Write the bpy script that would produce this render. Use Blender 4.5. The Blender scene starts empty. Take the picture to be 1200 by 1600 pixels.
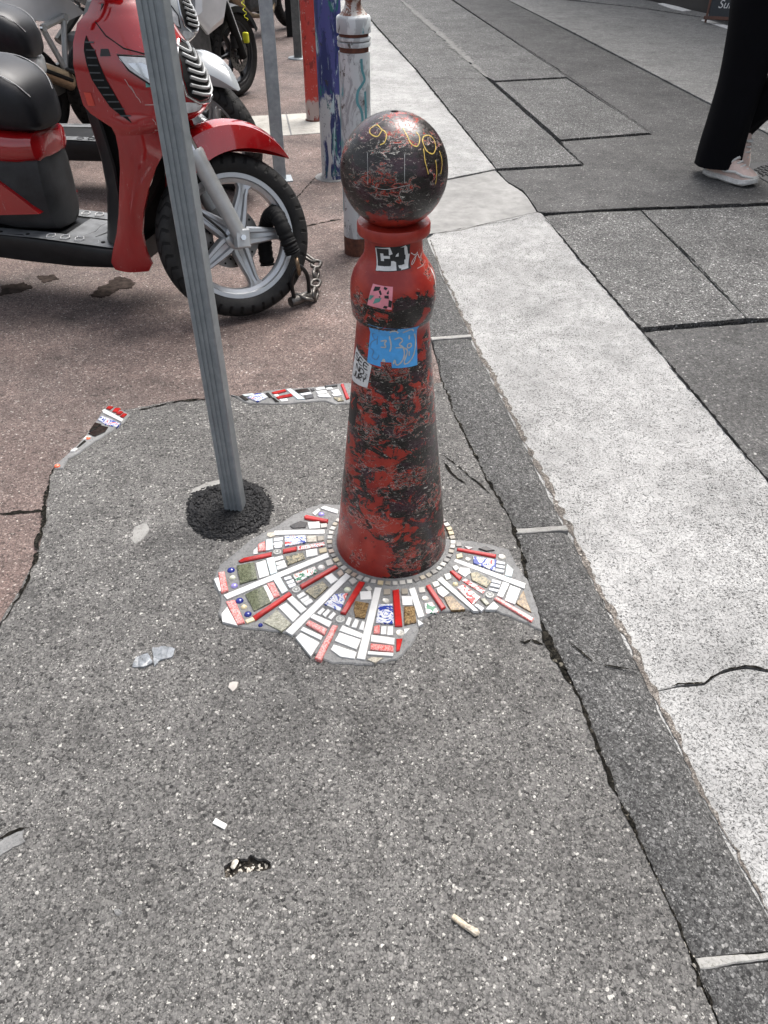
import bpy, bmesh, math, random
from mathutils import Vector, Matrix, noise
PI = math.pi; R = math.radians
scene = bpy.context.scene
COL = scene.collection

# ------------------------------------------------------------ camera, sky, sun, exposure
cam_d = bpy.data.cameras.new('camera'); cam = bpy.data.objects.new('camera', cam_d); COL.objects.link(cam)
cam_d.sensor_fit = 'VERTICAL'; cam_d.sensor_height = 36; cam_d.sensor_width = 27
cam_d.lens = 36*1190/1600; cam_d.clip_start = .05; cam_d.clip_end = 600
cam.location = (0, 0, 1.4); cam.rotation_euler = (R(50), 0, 0)
scene.camera = cam
SUN_EL, SUN_AZ = R(62), R(35)          # azimuth: clockwise from +Y
w = bpy.data.worlds.new('World'); scene.world = w; w.use_nodes = True
wn = w.node_tree.nodes; wl = w.node_tree.links
sky = wn.new('ShaderNodeTexSky'); sky.sky_type = 'NISHITA'; sky.sun_disc = False
sky.sun_elevation = SUN_EL; sky.sun_rotation = SUN_AZ; sky.dust_density = 6; sky.air_density = 1; sky.ozone_density = 1
hs = wn.new('ShaderNodeHueSaturation'); hs.inputs['Saturation'].default_value = .42
wl.new(sky.outputs[0], hs.inputs['Color']); wl.new(hs.outputs[0], wn['Background'].inputs[0])
wn['Background'].inputs[1].default_value = .115
sun_d = bpy.data.lights.new('sun', 'SUN'); sun_d.energy = 1.5; sun_d.angle = R(38); sun_d.color = (1, .975, .945)
sun = bpy.data.objects.new('sun', sun_d); COL.objects.link(sun)
sv = Vector((math.sin(SUN_AZ)*math.cos(SUN_EL), math.cos(SUN_AZ)*math.cos(SUN_EL), math.sin(SUN_EL)))
sun.rotation_euler = sv.to_track_quat('Z', 'Y').to_euler(); sun.location = (3, 4, 8)
scene.view_settings.view_transform = 'Standard'; scene.view_settings.look = 'None'
scene.view_settings.exposure = 1.45; scene.view_settings.gamma = 1
scene.view_settings.use_curve_mapping = False
scene.cycles.max_bounces = 5; scene.cycles.diffuse_bounces = 3; scene.cycles.glossy_bounces = 3; scene.cycles.transmission_bounces = 2

# ------------------------------------------------------------ mesh helpers: every builder returns (verts, faces)
def link(name, me, mat, parent=None, smooth=None):
    o = bpy.data.objects.new(name, me); COL.objects.link(o)
    if parent: o.parent = parent
    if mat and not me.materials: me.materials.append(mat)
    if smooth is not None:
        me.shade_smooth(); me.set_sharp_from_angle(angle=R(smooth))
    return o
def obj(name, vf, mat, parent=None, smooth=None, kind=None):
    me = bpy.data.meshes.new(name); me.from_pydata([tuple(q) for q in vf[0]], [], vf[1])
    bm = bmesh.new(); bm.from_mesh(me); bmesh.ops.recalc_face_normals(bm, faces=bm.faces); bm.to_mesh(me); bm.free()
    me.update()
    o = link(name, me, mat, parent, smooth)
    if kind: o['kind'] = kind
    return o
def tag(o, label, cat, group=None):
    o['label'] = label; o['category'] = cat
    if group: o['group'] = group
    return o
def struct(o): o['kind'] = 'structure'; return o
def thing(name, label, cat, loc=(0, 0, 0), rz=0, group=None):
    o = bpy.data.objects.new(name, None); COL.objects.link(o); o.empty_display_size = .1
    o.location = loc; o.rotation_euler = (0, 0, rz)
    return tag(o, label, cat, group)
def part_empty(name, parent, M):
    o = bpy.data.objects.new(name, None); COL.objects.link(o); o.parent = parent; o.matrix_local = M
    o.empty_display_size = .05
    return o
def join(*a):
    V, F = [], []
    for v, f in a:
        n = len(V); V += [Vector(q) for q in v]; F += [tuple(i+n for i in q) for q in f]
    return V, F
def xf(vf, M): return [M @ Vector(q) for q in vf[0]], vf[1]
def mv(vf, x, y, z): return xf(vf, Matrix.Translation((x, y, z)))
def loft(rings, caps=True, closed=True):
    V, F = [], []; n = len(rings[0])
    for q in rings: V += [Vector(p) for p in q]
    for i in range(len(rings)-1):
        for j in range(n if closed else n-1):
            a, b = i*n+j, i*n+(j+1) % n
            F.append((a, b, b+n, a+n))
    if caps and closed:
        F.append(tuple(range(n))[::-1]); F.append(tuple(range((len(rings)-1)*n, len(rings)*n)))
    return V, F
def circ(c, r, n, ax='z', ry=None, rot=0):
    out = []
    for i in range(n):
        a = 2*PI*i/n+rot; u, v = r*math.cos(a), (ry or r)*math.sin(a)
        out.append(Vector(c)+Vector({'z': (u, v, 0), 'y': (u, 0, v), 'x': (0, u, v)}[ax]))
    return out
def lathe(prof, n=48, caps=True): return loft([circ((0, 0, z), max(r, 1e-4), n) for r, z in prof], caps)
def lathe_y(prof, n=64, closed_prof=True):
    rings = [[Vector((r*math.cos(2*PI*i/n), y, r*math.sin(2*PI*i/n))) for i in range(n)] for r, y in prof]
    if closed_prof: rings.append(rings[0])
    return loft(rings, False)
def tube(pts, r, n=8, closed=False):
    P = [Vector(q) for q in pts]; m = len(P); rings = []; up = None
    for i, q in enumerate(P):
        a = P[(i-1) % m] if (closed or i > 0) else q; b = P[(i+1) % m] if (closed or i < m-1) else q
        t = (b-a).normalized()
        if up is None:
            up = Vector((0, 0, 1)) if abs(t.z) < .9 else Vector((1, 0, 0))
        up = (up-t*up.dot(t)).normalized(); s = t.cross(up)
        rr = r[i] if isinstance(r, (list, tuple)) else r
        rings.append([q+rr*(math.cos(2*PI*k/n)*up+math.sin(2*PI*k/n)*s) for k in range(n)])
    if closed: rings.append(rings[0])
    return loft(rings, not closed)
def spline(pts, k=6):
    P = [Vector(q) for q in pts]; out = []
    for i in range(len(P)-1):
        a = P[max(i-1, 0)]; b = P[i]; c = P[i+1]; d = P[min(i+2, len(P)-1)]
        for j in range(k):
            t = j/k
            out.append(.5*((2*b)+(c-a)*t+(2*a-5*b+4*c-d)*t*t+(3*b-3*c+d-a)*t**3))
    out.append(P[-1]); return out
def rbox(sx, sy, sz, bev=.0, seg=2):
    bm = bmesh.new(); bmesh.ops.create_cube(bm, size=1)
    for q in bm.verts: q.co = Vector((q.co.x*sx, q.co.y*sy, q.co.z*sz))
    if bev: bmesh.ops.bevel(bm, geom=list(bm.edges), offset=bev, segments=seg, profile=.5, affect='EDGES')
    bm.verts.index_update()
    out = [q.co.copy() for q in bm.verts], [tuple(x.index for x in f.verts) for f in bm.faces]; bm.free(); return out
def bar(a, b, w, h, bev=.003):
    a, b = Vector(a), Vector(b); d = b-a
    return xf(rbox(w, h, d.length, bev, 1), Matrix.Translation((a+b)/2) @ d.to_track_quat('Z', 'Y').to_matrix().to_4x4())
def area2(P): return sum(P[i][0]*P[(i+1) % len(P)][1]-P[(i+1) % len(P)][0]*P[i][1] for i in range(len(P)))/2
def inset(P, d):
    if area2(P) < 0: P = P[::-1]
    n = len(P); out = []
    for i in range(n):
        a, b, c = Vector(P[i-1][:2]), Vector(P[i][:2]), Vector(P[(i+1) % n][:2])
        u, v = (b-a).normalized(), (c-b).normalized()
        n1, n2 = Vector((-u.y, u.x)), Vector((-v.y, v.x)); m = n1+n2
        k = m.dot(n1)
        out.append(b+m*(d/max(k, .35)))
    return out
def prism(P, z0, z1, bev=.001):
    if area2(P) < 0: P = P[::-1]
    n = len(P); q = inset(P, bev)
    V = [Vector((x, y, z0)) for x, y in P]+[Vector((x, y, z1-bev)) for x, y in P]+[Vector((a.x, a.y, z1)) for a in q]
    F = []
    for i in range(n):
        j = (i+1) % n; F += [(i, j, n+j, n+i), (n+i, n+j, 2*n+j, 2*n+i)]
    F.append(tuple(range(2*n, 3*n))); return V, F
def jag(P, step, amp, seed, closed=True):
    rnd = random.Random(seed); out = []; n = len(P)
    for i in range(n if closed else n-1):
        a, b = Vector(P[i]), Vector(P[(i+1) % n]); L = (b-a).length
        k = min(200, max(1, int(L/step))); nn = Vector((-(b-a).y, (b-a).x)).normalized()
        for j in range(k):
            t = j/k; p = a.lerp(b, t)
            o = noise.noise(Vector((p.x*9, p.y*9, seed)))*amp*1.6+noise.noise(Vector((p.x*40, p.y*40, seed)))*amp+(rnd.random()-.5)*amp*.6
            q = p+nn*o; out.append((q.x, q.y))
    if not closed: out.append(tuple(P[-1]))
    return out
def slab(outer, z0, z1, holes=()):
    bm = bmesh.new(); edges = []; loops = []
    for P in (outer,)+tuple(holes):
        vs = [bm.verts.new((x, y, z1)) for x, y in P]; loops.append(vs)
        for i in range(len(vs)): edges.append(bm.edges.new((vs[i], vs[(i+1) % len(vs)])))
    bmesh.ops.triangle_fill(bm, edges=edges, use_beauty=True, use_dissolve=False)
    for vs in loops:
        lo = [bm.verts.new((q.co.x, q.co.y, z0)) for q in vs]
        for i in range(len(vs)):
            j = (i+1) % len(vs); bm.faces.new((vs[i], vs[j], lo[j], lo[i]))
    bm.verts.index_update()
    out = [q.co.copy() for q in bm.verts], [tuple(x.index for x in f.verts) for f in bm.faces]; bm.free(); return out
def ribbon(P, wd, z, seed, step=.012, amp=.5):
    pts = jag(P, step, min(wd*.8, .006), seed, False); n = len(pts); rnd = random.Random(seed); V = []
    for i, p in enumerate(pts):
        a, b = Vector(pts[max(i-1, 0)]), Vector(pts[min(i+1, n-1)]); d = (b-a).normalized(); nn = Vector((-d.y, d.x))
        ww = wd*.5*(1+amp*noise.noise(Vector((p[0]*25, p[1]*25, seed+5)))*1.6+(rnd.random()-.5)*amp)
        ww *= min(1, .25+3*min(i, n-1-i)/n)
        ww = max(ww, wd*.06)
        V += [Vector((p[0]+nn.x*ww, p[1]+nn.y*ww, z)), Vector((p[0]-nn.x*ww, p[1]-nn.y*ww, z))]
    return V, [(2*i, 2*i+1, 2*i+3, 2*i+2) for i in range(n-1)]
def pebble(c, r, seed, flat=.6):
    rnd = random.Random(seed); bm = bmesh.new(); bmesh.ops.create_icosphere(bm, subdivisions=1, radius=r)
    M = Matrix.Rotation(rnd.random()*6, 4, 'Z') @ Matrix.Diagonal((1+rnd.random()*.6, .8, flat, 1))
    for q in bm.verts: q.co = M @ (q.co*(.75+.5*rnd.random()))+Vector(c)
    bm.verts.index_update()
    out = [q.co.copy() for q in bm.verts], [tuple(x.index for x in f.verts) for f in bm.faces]; bm.free(); return out

# ------------------------------------------------------------ materials
class MT:
    def __init__(s, name):
        s.m = bpy.data.materials.new(name); s.m.use_nodes = True; s.t = s.m.node_tree; s.b = s.t.nodes['Principled BSDF']
        s.tc = None
    def n(s, ty, **kw):
        nd = s.t.nodes.new('ShaderNode'+ty)
        for k, v in kw.items():
            if k.startswith('_'): setattr(nd, k[1:], v)
            else:
                i = nd.inputs[int(k[1:])] if k[0] == 'i' and k[1:].isdigit() else nd.inputs[k]
                if hasattr(v, 'is_output'): s.t.links.new(v, i)
                else: i.default_value = v
        return nd
    def co(s, scale=(1, 1, 1), world=False):
        if world: src = s.n('NewGeometry').outputs['Position']
        else: src = s.n('TexCoord').outputs['Object']
        return s.n('VectorMath', _operation='MULTIPLY', i0=src, i1=scale).outputs[0]
    def noise(s, vec, scale, detail=4, rough=.6, dist=0):
        return s.n('TexNoise', Vector=vec, Scale=scale, Detail=detail, Roughness=rough, Distortion=dist).outputs[0]
    def ramp(s, f, stops, mode='LINEAR'):
        nd = s.n('ValToRGB'); cr = nd.color_ramp; cr.interpolation = mode
        while len(cr.elements) > 1: cr.elements.remove(cr.elements[0])
        for i, (p, c) in enumerate(stops):
            e = cr.elements[0] if i == 0 else cr.elements.new(p)
            e.position = p; e.color = (c, c, c, 1) if isinstance(c, (int, float)) else (*c, 1)
        s.t.links.new(f, nd.inputs[0]); return nd.outputs[0]
    def math(s, op, a, b=0, clamp=False):
        nd = s.n('Math', _operation=op, _use_clamp=clamp)
        for i, v in enumerate((a, b)):
            if hasattr(v, 'is_output'): s.t.links.new(v, nd.inputs[i])
            else: nd.inputs[i].default_value = v
        return nd.outputs[0]
    def mix(s, f, a, b, mode='MIX'):
        nd = s.n('Mix', _data_type='RGBA', _blend_type=mode)
        for i, v in ((0, f), (6, a), (7, b)):
            if hasattr(v, 'is_output'): s.t.links.new(v, nd.inputs[i])
            else: nd.inputs[i].default_value = v if i == 0 else (*v, 1) if len(v) == 3 else v
        return nd.outputs[2]
    def bump(s, h, strength=.5, dist=.002):
        nd = s.n('Bump', Height=h, Strength=strength, Distance=dist)
        s.t.links.new(nd.outputs[0], s.b.inputs['Normal'])
    def set(s, **kw):
        for k, v in kw.items():
            k = {'col': 'Base Color', 'rough': 'Roughness', 'metal': 'Metallic', 'coat': 'Coat Weight', 'spec': 'Specular IOR Level', 'trans': 'Transmission Weight', 'alpha': 'Alpha', 'sheen': 'Sheen Weight'}.get(k, k)
            if hasattr(v, 'is_output'): s.t.links.new(v, s.b.inputs[k])
            elif k == 'Base Color': s.b.inputs[k].default_value = (*v, 1)
            else: s.b.inputs[k].default_value = v
        return s.m

def plain(name, col, rough=.5, metal=0, coat=0, var=.25, vs=14, bump=0, spec=.5):
    m = MT(name); co = m.co(); n = m.noise(co, vs, 5, .65)
    f = m.ramp(n, [(.3, 1-var), (.7, 1+var*.6)])
    m.set(col=m.mix(1, col, f, 'MULTIPLY'), rough=m.math('ADD', rough-.08, m.math('MULTIPLY', n, .16)), metal=metal, coat=coat, spec=spec)
    if bump: m.bump(m.noise(co, vs*12, 3), bump, .001)
    return m.m

def asphalt(name, stops, scale, binder=.35, big=(.78, 1.2), tint=None, bump=.9, wear=None, flat=0., stain=.62, pits=.3):
    m = MT(name); co = m.co(world=True)
    wob = m.n('TexNoise', Vector=co, Scale=scale*.8, Detail=2).outputs[1]
    co2 = m.n('VectorMath', _operation='ADD', i0=co, i1=m.n('VectorMath', _operation='SCALE', i0=wob, Scale=.8/scale).outputs[0]).outputs[0]
    v1 = m.n('TexVoronoi', Vector=co2, Scale=scale); v2 = m.n('TexVoronoi', Vector=co2, Scale=scale*2.1)
    c1 = m.ramp(m.n('SeparateColor', Color=v1.outputs['Color']).outputs[0], stops)
    c2 = m.ramp(m.n('SeparateColor', Color=v2.outputs['Color']).outputs[1], stops)
    pick = m.ramp(m.noise(co, scale*.55, 2), [(.47, 0), (.55, 1)])
    col = m.mix(pick, c1, c2)
    d = m.mix(pick, v1.outputs['Distance'], v2.outputs['Distance'])
    v3 = m.n('TexVoronoi', Vector=co2, Scale=scale*.42); r3 = m.n('SeparateColor', Color=v3.outputs['Color'])
    big_st = m.math('MULTIPLY', m.ramp(r3.outputs[0], [(.88, 0), (.9, 1)]), m.ramp(v3.outputs['Distance'], [(.3, 1), (.34, 0)]))
    col = m.mix(m.math('MULTIPLY', big_st, .8), col, m.ramp(r3.outputs[1], [(0, stops[1][1]), (.5, stops[-3][1]), (1, stops[-2][1])]))
    edge = m.ramp(d, [(.45, 1), (.8, binder)])
    col = m.mix(1, col, edge, 'MULTIPLY')
    if flat: col = m.mix(flat, col, stops[len(stops)//2][1] if not isinstance(stops[len(stops)//2][1], float) else (stops[len(stops)//2][1],)*3)
    b1 = m.ramp(m.noise(co, 2.3, 5, .62), [(.28, big[0]), (.72, big[1])])
    b2 = m.ramp(m.noise(co, 13, 4, .6), [(.3, .82), (.7, 1.15)])
    col = m.mix(1, m.mix(1, col, b1, 'MULTIPLY'), b2, 'MULTIPLY')
    b3 = m.ramp(m.noise(co, 6, 9, .78, .3), [(.33, stain), (.47, 1), (.62, 1), (.75, 1.14)]); col = m.mix(1, col, b3, 'MULTIPLY')
    pit = m.ramp(m.noise(co, scale*.8, 3, .6), [(.3, pits), (.4, 1)]); col = m.mix(1, col, pit, 'MULTIPLY')
    if tint:
        tn = m.ramp(m.noise(co, 1.1, 3), [(.35, 0), (.65, 1)])
        col = m.mix(1, col, m.mix(tn, tint[0], tint[1]), 'MULTIPLY')
    if wear:
        wn_ = m.ramp(m.noise(co, wear[0], 8, .75, .4), [(wear[1], 0), (wear[1]+.03, 1)])
        col = m.mix(wn_, col, wear[2])
    h = m.math('ADD', m.math('MULTIPLY', m.math('SUBTRACT', 1, d), .5), m.math('MULTIPLY', m.n('SeparateColor', Color=v1.outputs['Color']).outputs[2], .7))
    m.bump(m.math('ADD', h, m.noise(co, scale*1.7, 3)), bump, .003)
    m.set(col=col, rough=m.ramp(m.noise(co, scale, 2), [(.3, .62), (.7, .95)]), spec=.4)
    return m.m

M = {}
M['patch'] = asphalt('asphalt_grey', [(0, (.014, .0135, .013)), (.12, (.05, .048, .046)), (.3, (.1, .097, .093)), (.6, (.135, .13, .124)), (.9, (.165, .159, .151)), (.96, (.26, .25, .235)), (1, (.46, .445, .41))], 180, binder=.5, big=(.74, 1.24))
M['red'] = asphalt('asphalt_brown_red', [(0, (.05, .038, .035)), (.12, (.1, .072, .065)), (.35, (.165, .118, .106)), (.65, (.205, .15, .136)), (.9, (.24, .182, .166)), (.965, (.35, .285, .26)), (1, (.55, .5, .46))], 160, binder=.55, tint=((1, .96, .93), (.84, .88, .88)), big=(.52, 1.2), stain=.5)
M['road'] = asphalt('asphalt_road', [(0, (.018, .018, .018)), (.3, (.075, .074, .072)), (.7, (.125, .123, .119)), (.92, (.2, .199, .194)), (1, (.5, .49, .475))], 130, big=(.68, 1.34))
M['road_dark'] = asphalt('asphalt_road_dark', [(0, (.02, .02, .02)), (.4, (.06, .059, .058)), (.85, (.085, .083, .081)), (.97, (.15, .145, .14)), (1, (.4, .39, .37))], 110, flat=.25, big=(.66, 1.42))
M['road_light'] = asphalt('asphalt_road_light', [(0, (.08, .08, .077)), (.35, (.17, .168, .161)), (.75, (.225, .222, .212)), (.95, (.3, .295, .28)), (1, (.5, .49, .46))], 90, flat=.4, big=(.8, 1.15))
M['kerb'] = asphalt('kerb_stone', [(0, (.01, .01, .01)), (.3, (.045, .0445, .044)), (.6, (.085, .084, .082)), (.9, (.125, .124, .122)), (1, (.28, .275, .265))], 190, binder=.5, bump=.7, wear=(10, .665, (.22, .215, .2)))
M['dirt'] = asphalt('crack_dirt', [(0, (.004, .004, .003)), (.6, (.013, .012, .01)), (.95, (.03, .027, .022)), (1, (.12, .11, .09))], 110)
M['dirt'].node_tree.nodes['Principled BSDF'].inputs['Specular IOR Level'].default_value = .05
M['seam'] = plain('bitumen_seam', (.008, .008, .008), .9, var=.4, vs=40, spec=.08)
M['crumb'] = plain('black_crumb', (.007, .007, .008), .6, var=.6, vs=120, spec=.3)
def concrete(name, base, pit, lo, hi, scale=95, smooth=0.):
    m = MT(name); co = m.co(world=True)
    n1 = m.math('ADD', m.noise(co, scale, 6, .72, .9), m.math('ADD', m.math('MULTIPLY', m.math('SUBTRACT', m.noise(co, scale*.16, 3), .5), .14), m.math('MULTIPLY', m.math('SUBTRACT', m.noise(co, 2.2, 3), .5), .1))); n2 = m.noise(co, 3.1, 5, .6); n3 = m.noise(co, 16, 5, .65)
    col = m.mix(m.ramp(n1, [(lo, 1), (hi, 0)]), base, pit)
    col = m.mix(1, col, m.ramp(n2, [(.3, .74), (.7, 1.12)]), 'MULTIPLY'); col = m.mix(1, col, m.ramp(n3, [(.3, .84), (.7, 1.08)]), 'MULTIPLY')
    spot = m.ramp(m.noise(co, 7.5, 8, .75), [(.28, .75), (.4, 1)]); col = m.mix(1, col, spot, 'MULTIPLY')
    m.set(col=col, rough=.9); m.bump(m.ramp(n1, [(lo-.05, 0), (hi+.05, 1)]), .7*(1-smooth), .003); return m.m
M['white_conc'] = concrete('exposed_white_concrete', (.36, .358, .35), (.07, .069, .068), .405, .47, 180)
M['smooth_conc'] = concrete('smooth_concrete', (.27, .266, .255), (.2, .197, .19), .3, .6, 9, .7)
M['far_conc'] = concrete('pale_concrete', (.36, .359, .35), (.15, .15, .146), .39, .47, 120)
M['mortar'] = concrete('grey_mortar', (.2, .2, .198), (.11, .11, .108), .34, .5, 130, .3)
M['pale_mortar'] = concrete('pale_mortar', (.29, .285, .27), (.17, .165, .15), .34, .5, 130, .3)
M['cream_tile'] = concrete('cream_paving', (.4, .385, .35), (.3, .285, .25), .35, .5, 60, .5)

# ------------------------------------------------------------ the setting: ground, pavement, kerb, gutter, road
base = struct(obj('ground', ([(-150, -150, -.09), (150, -150, -.09), (150, 150, -.09), (-150, 150, -.09)], [(0, 1, 2, 3)]), M['road']))
RZ = -.012
patch_o = [(-0.9344,1.2445),(-0.9272,1.3521),(-0.9235,1.4576),(-0.9415,1.5589),(-0.9706,1.6972),(-1.0072,1.8342),(-0.9993,1.8994),(-0.9447,2.0865),(-0.9208,2.1909),(-0.8589,2.2029),(-0.7389,2.2518),(-0.5985,2.2685),(-0.5247,2.2937),(-0.3542,2.2643),(-0.1224,2.281),(0.0902,2.3279),(0.2111,2.3895),(0.2299,2.2272),(0.2899,1.9094),(0.3504,1.6599),(0.3719,1.4997),(0.3643,1.3979),(0.3758,1.218),(0.3977,1.1305),(0.4287,1.0303),(0.4408,0.9259),(0.4583,0.7974),(0.4805,0.6912),(0.5034,0.5707),(0.5164,0.486),(0.5264,0.4038),(0.5392,0.305),(0.5748,0.1781),(-1.7418,0.1781),(-1.5064,0.4967),(-1.0093,0.7852),(-0.9661,1.0991)]
hole = [(-0.2939,0.6515),(-0.2813,0.661),(-0.2705,0.6681),(-0.2535,0.6658),(-0.2476,0.6741),(-0.2347,0.6669),(-0.2193,0.6669),(-0.2078,0.6598),(-0.2064,0.6469),(-0.2199,0.6422),(-0.2366,0.6445),(-0.2476,0.6399),(-0.262,0.6422),(-0.2743,0.6306),(-0.2882,0.6306)]
pav = struct(obj('pavement', slab(jag(patch_o, .012, .0032, 3), -.05, .006, (jag(hole, .006, .002, 9),)), M['patch']))
# the pothole's bowl
hc = Vector((sum(q[0] for q in hole)/len(hole), sum(q[1] for q in hole)/len(hole)))
rings = []
for k, z in ((1.25, .002), (1., -.003), (.75, -.009), (.4, -.012), (.05, -.012)):
    rings.append([Vector((hc.x+(q[0]-hc.x)*k, hc.y+(q[1]-hc.y)*k, z+.003*noise.noise(Vector((q[0]*60, q[1]*60, k*3))))) for q in jag(hole, .008, .002, 12)])
M['hole_dirt'] = asphalt('pothole_dirt', [(0, (.008, .007, .006)), (.5, (.03, .024, .018)), (.9, (.06, .05, .04)), (1, (.25, .22, .18))], 170)
obj('pothole_bed', loft(rings, False), M['hole_dirt'], pav)
red_o = [(-66.0603,30.8941),(-3.3856,30.8941),(-1.4965,15.6711),(-1.0271,12.121),(-0.365,6.9245),(-0.1191,4.9899),(0.0376,3.6905),(0.1122,3.1827),(0.1791,2.7437),(0.1998,2.5193),(0.2179,2.211),(0.0851,2.1321),(-0.4161,2.0568),(-0.7816,2.0204),(-0.8755,1.9161),(-0.9152,1.7266),(-0.8719,1.5073),(-0.8834,1.2758),(-0.9077,1.0286),(-0.9513,0.7198),(-2.3172,0.7198)]
red = struct(obj('red_pavement', slab(jag(red_o, .05, .003, 5), -.05, 0), M['red']))
# cream tile row across the red pavement
tl = [(-1.4218,6.1906),(-1.21,6.2291),(-1.0035,6.2876),(-0.7405,6.347),(-0.4732,6.4074),(-0.4089,5.8094),(-0.6452,5.7412),(-0.8902,5.6743),(-1.1156,5.625),(-1.3379,5.5764)]
for i in range(4):
    q = [tl[i], tl[i+1], tl[8-i], tl[9-i]]
    obj('paving_tile', prism(inset(q, .006), -.01, .004, .002), M['cream_tile'], red)
obj('tile_joint', slab([tl[0], tl[4], tl[5], tl[9]], -.01, .0015), M['mortar'], red)
# kerb stones
K = [
 ([(0.1814,2.7383),(0.1127,3.2029),(0.0528,3.6492),(-0.117,4.8847),(-0.3568,6.7438),(-1.0036,11.8167),(-3.0234,27.6394)], [(0.3419,2.76),(0.2638,3.3784),(0.2242,3.8014),(0.0935,4.6366),(-0.0917,5.949),(-0.3612,8.3353),(-0.8501,12.4398),(-2.8194,27.6394)]),
 ([(0.1896,2.7009),(0.22,2.2436),(0.2879,1.9094),(0.3262,1.7206),(0.3564,1.5936)], [(0.3441,2.7275),(0.4005,2.3806),(0.4627,1.9501),(0.5073,1.6099)]),
 ([(0.36,1.5669),(0.3693,1.4096),(0.386,1.224),(0.4106,1.1362),(0.4357,1.0371),(0.4472,0.9305),(0.4637,0.7988),(0.485,0.6948),(0.5081,0.5793),(0.5228,0.4997)], [(0.513,1.5828),(0.5474,1.3634),(0.5902,1.1175),(0.6144,0.9463),(0.639,0.7718),(0.6609,0.6586),(0.6775,0.5793),(0.6934,0.5136)]),
 ([(0.522,0.4802),(0.5335,0.4038),(0.543,0.305),(0.5574,0.1781)], [(0.6959,0.4987),(0.7217,0.3611),(0.7354,0.2898),(0.7664,0.1781)])]
kerb = struct(obj('kerb', slab([q for q in K[2][0]][:1]+K[2][0][1:]+K[2][1][::-1], -.08, -.06), M['dirt']))
def kerb_stone(Lp, Rp, seed):
    # resample both edges, then a section: flat top, rounded arris, face
    def rs(P, n):
        L = [0]
        for a, b in zip(P, P[1:]): L.append(L[-1]+math.dist(a, b))
        out = []
        for i in range(n):
            t = L[-1]*i/(n-1); k = max(j for j in range(len(L)) if L[j] <= t+1e-9); k = min(k, len(P)-2)
            u = (t-L[k])/(L[k+1]-L[k]); out.append(Vector(P[k]).lerp(Vector(P[k+1]), u))
        return out
    n = max(8, int(math.dist(Lp[0], Lp[-1])/.02)); n = min(n, 160); A, B = rs(Lp, n), rs(Rp, n); rows = []
    for i in range(n):
        a, b = A[i], B[i]; j = .003*noise.noise(Vector((a.x*30, a.y*30, seed))); j2 = .006*noise.noise(Vector((b.x*22, b.y*22, seed)))
        d = (b-a).normalized(); a = a+d*j*1.5; b = b+d*j2; L = (b-a).length
        row = [(0, -.08), (0, -.002), (.006, .002), (.4*L, .003), (L-.05, .002), (L-.022, -.0005+j2*.3), (L-.008, -.005), (L-.001, -.012), (L+.002, -.08)]
        rows.append([Vector((*(a+d*s), z)) for s, z in row])
    return loft(rows, True, True)
for i, (a, b) in enumerate(K): obj('kerb_stone', kerb_stone(a, b, i+1), M['kerb'], kerb, 50)
for q in ([(0.1811,2.7329),(0.344,2.7545),(0.3446,2.7329),(0.1849,2.7062)], [(0.3578,1.5909),(0.5086,1.6072),(0.5117,1.5855),(0.3604,1.5695)], [(0.5232,0.4977),(0.6937,0.5116),(0.6956,0.5007),(0.5234,0.4811)]):
    obj('mortar_joint', prism(jag(q, .01, .002, 4), -.05, .0055, .002), M['pale_mortar'], kerb)
# dirt lying in the gap between pavement and kerb, and pebbles in it
gap = [(0.1446,2.568),(0.2081,2.4165),(0.2288,2.211),(0.2889,1.8994),(0.346,1.6543),(0.3695,1.4947),(0.3677,1.3979),(0.382,1.218),(0.3971,1.1268),(0.4291,1.0251),(0.4388,0.9227),(0.4567,0.7961),(0.4798,0.6887),(0.5021,0.5664),(0.5182,0.485),(0.5243,0.4038),(0.5382,0.305),(0.5661,0.1781)]
V, F = [], []
gl = jag(gap, .02, .002, 21, False)
for x, y in gl: V += [Vector((x-.05, y, -.012)), Vector((x, y, -.004)), Vector((x+.05, y, -.012))]
for i in range(len(gl)-1): F += [(3*i, 3*i+1, 3*i+4, 3*i+3), (3*i+1, 3*i+2, 3*i+5, 3*i+4)]
obj('joint_dirt', (V, F), M['dirt'], pav)
obj('crack', ribbon([(0.2072,2.568),(0.207,2.3985),(0.231,2.211),(0.2892,1.9027),(0.3482,1.6571),(0.3698,1.4972),(0.3673,1.3956),(0.3798,1.2139),(0.4,1.1268),(0.4308,1.0268),(0.4429,0.9227),(0.4602,0.7947),(0.4822,0.6887),(0.5044,0.5664),(0.5186,0.483),(0.5284,0.4038),(0.5411,0.305)], .0065, .0075, 99, .008, 1.3), M['dirt'], pav)
obj('crack', slab(jag([(0.3799,1.224),(0.3936,1.2139),(0.4016,1.1705),(0.4119,1.1268),(0.4186,1.0991),(0.3994,1.1065),(0.3854,1.1456),(0.3781,1.1842)], .006, .004, 98), .004, .0082), M['dirt'], pav)
obj('crack', slab(jag([(0.5119,0.4889),(0.5217,0.4792),(0.5211,0.4508),(0.5094,0.4536)], .006, .004, 97), .004, .0082), M['dirt'], pav)
M['peb'] = plain('pale_pebble', (.42, .39, .34), .8, var=.5, vs=60)
rnd = random.Random(5); pb = []
for i in range(260):
    x, y = rnd.choice(gl); pb.append(pebble((x+rnd.gauss(0, .006), y+rnd.gauss(0, .006), -.001), .001+.0026*rnd.random()**2, i))
for i in range(40): pb.append(pebble((hc.x+rnd.gauss(0, .025), hc.y+rnd.gauss(0, .008), -.008), .0015+.002*rnd.random(), i+700))
o = obj('gravel', join(*pb), M['peb'], None, None, 'stuff'); tag(o, 'tiny pale stones lying in the dark joint along the kerb', 'gravel')
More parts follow.
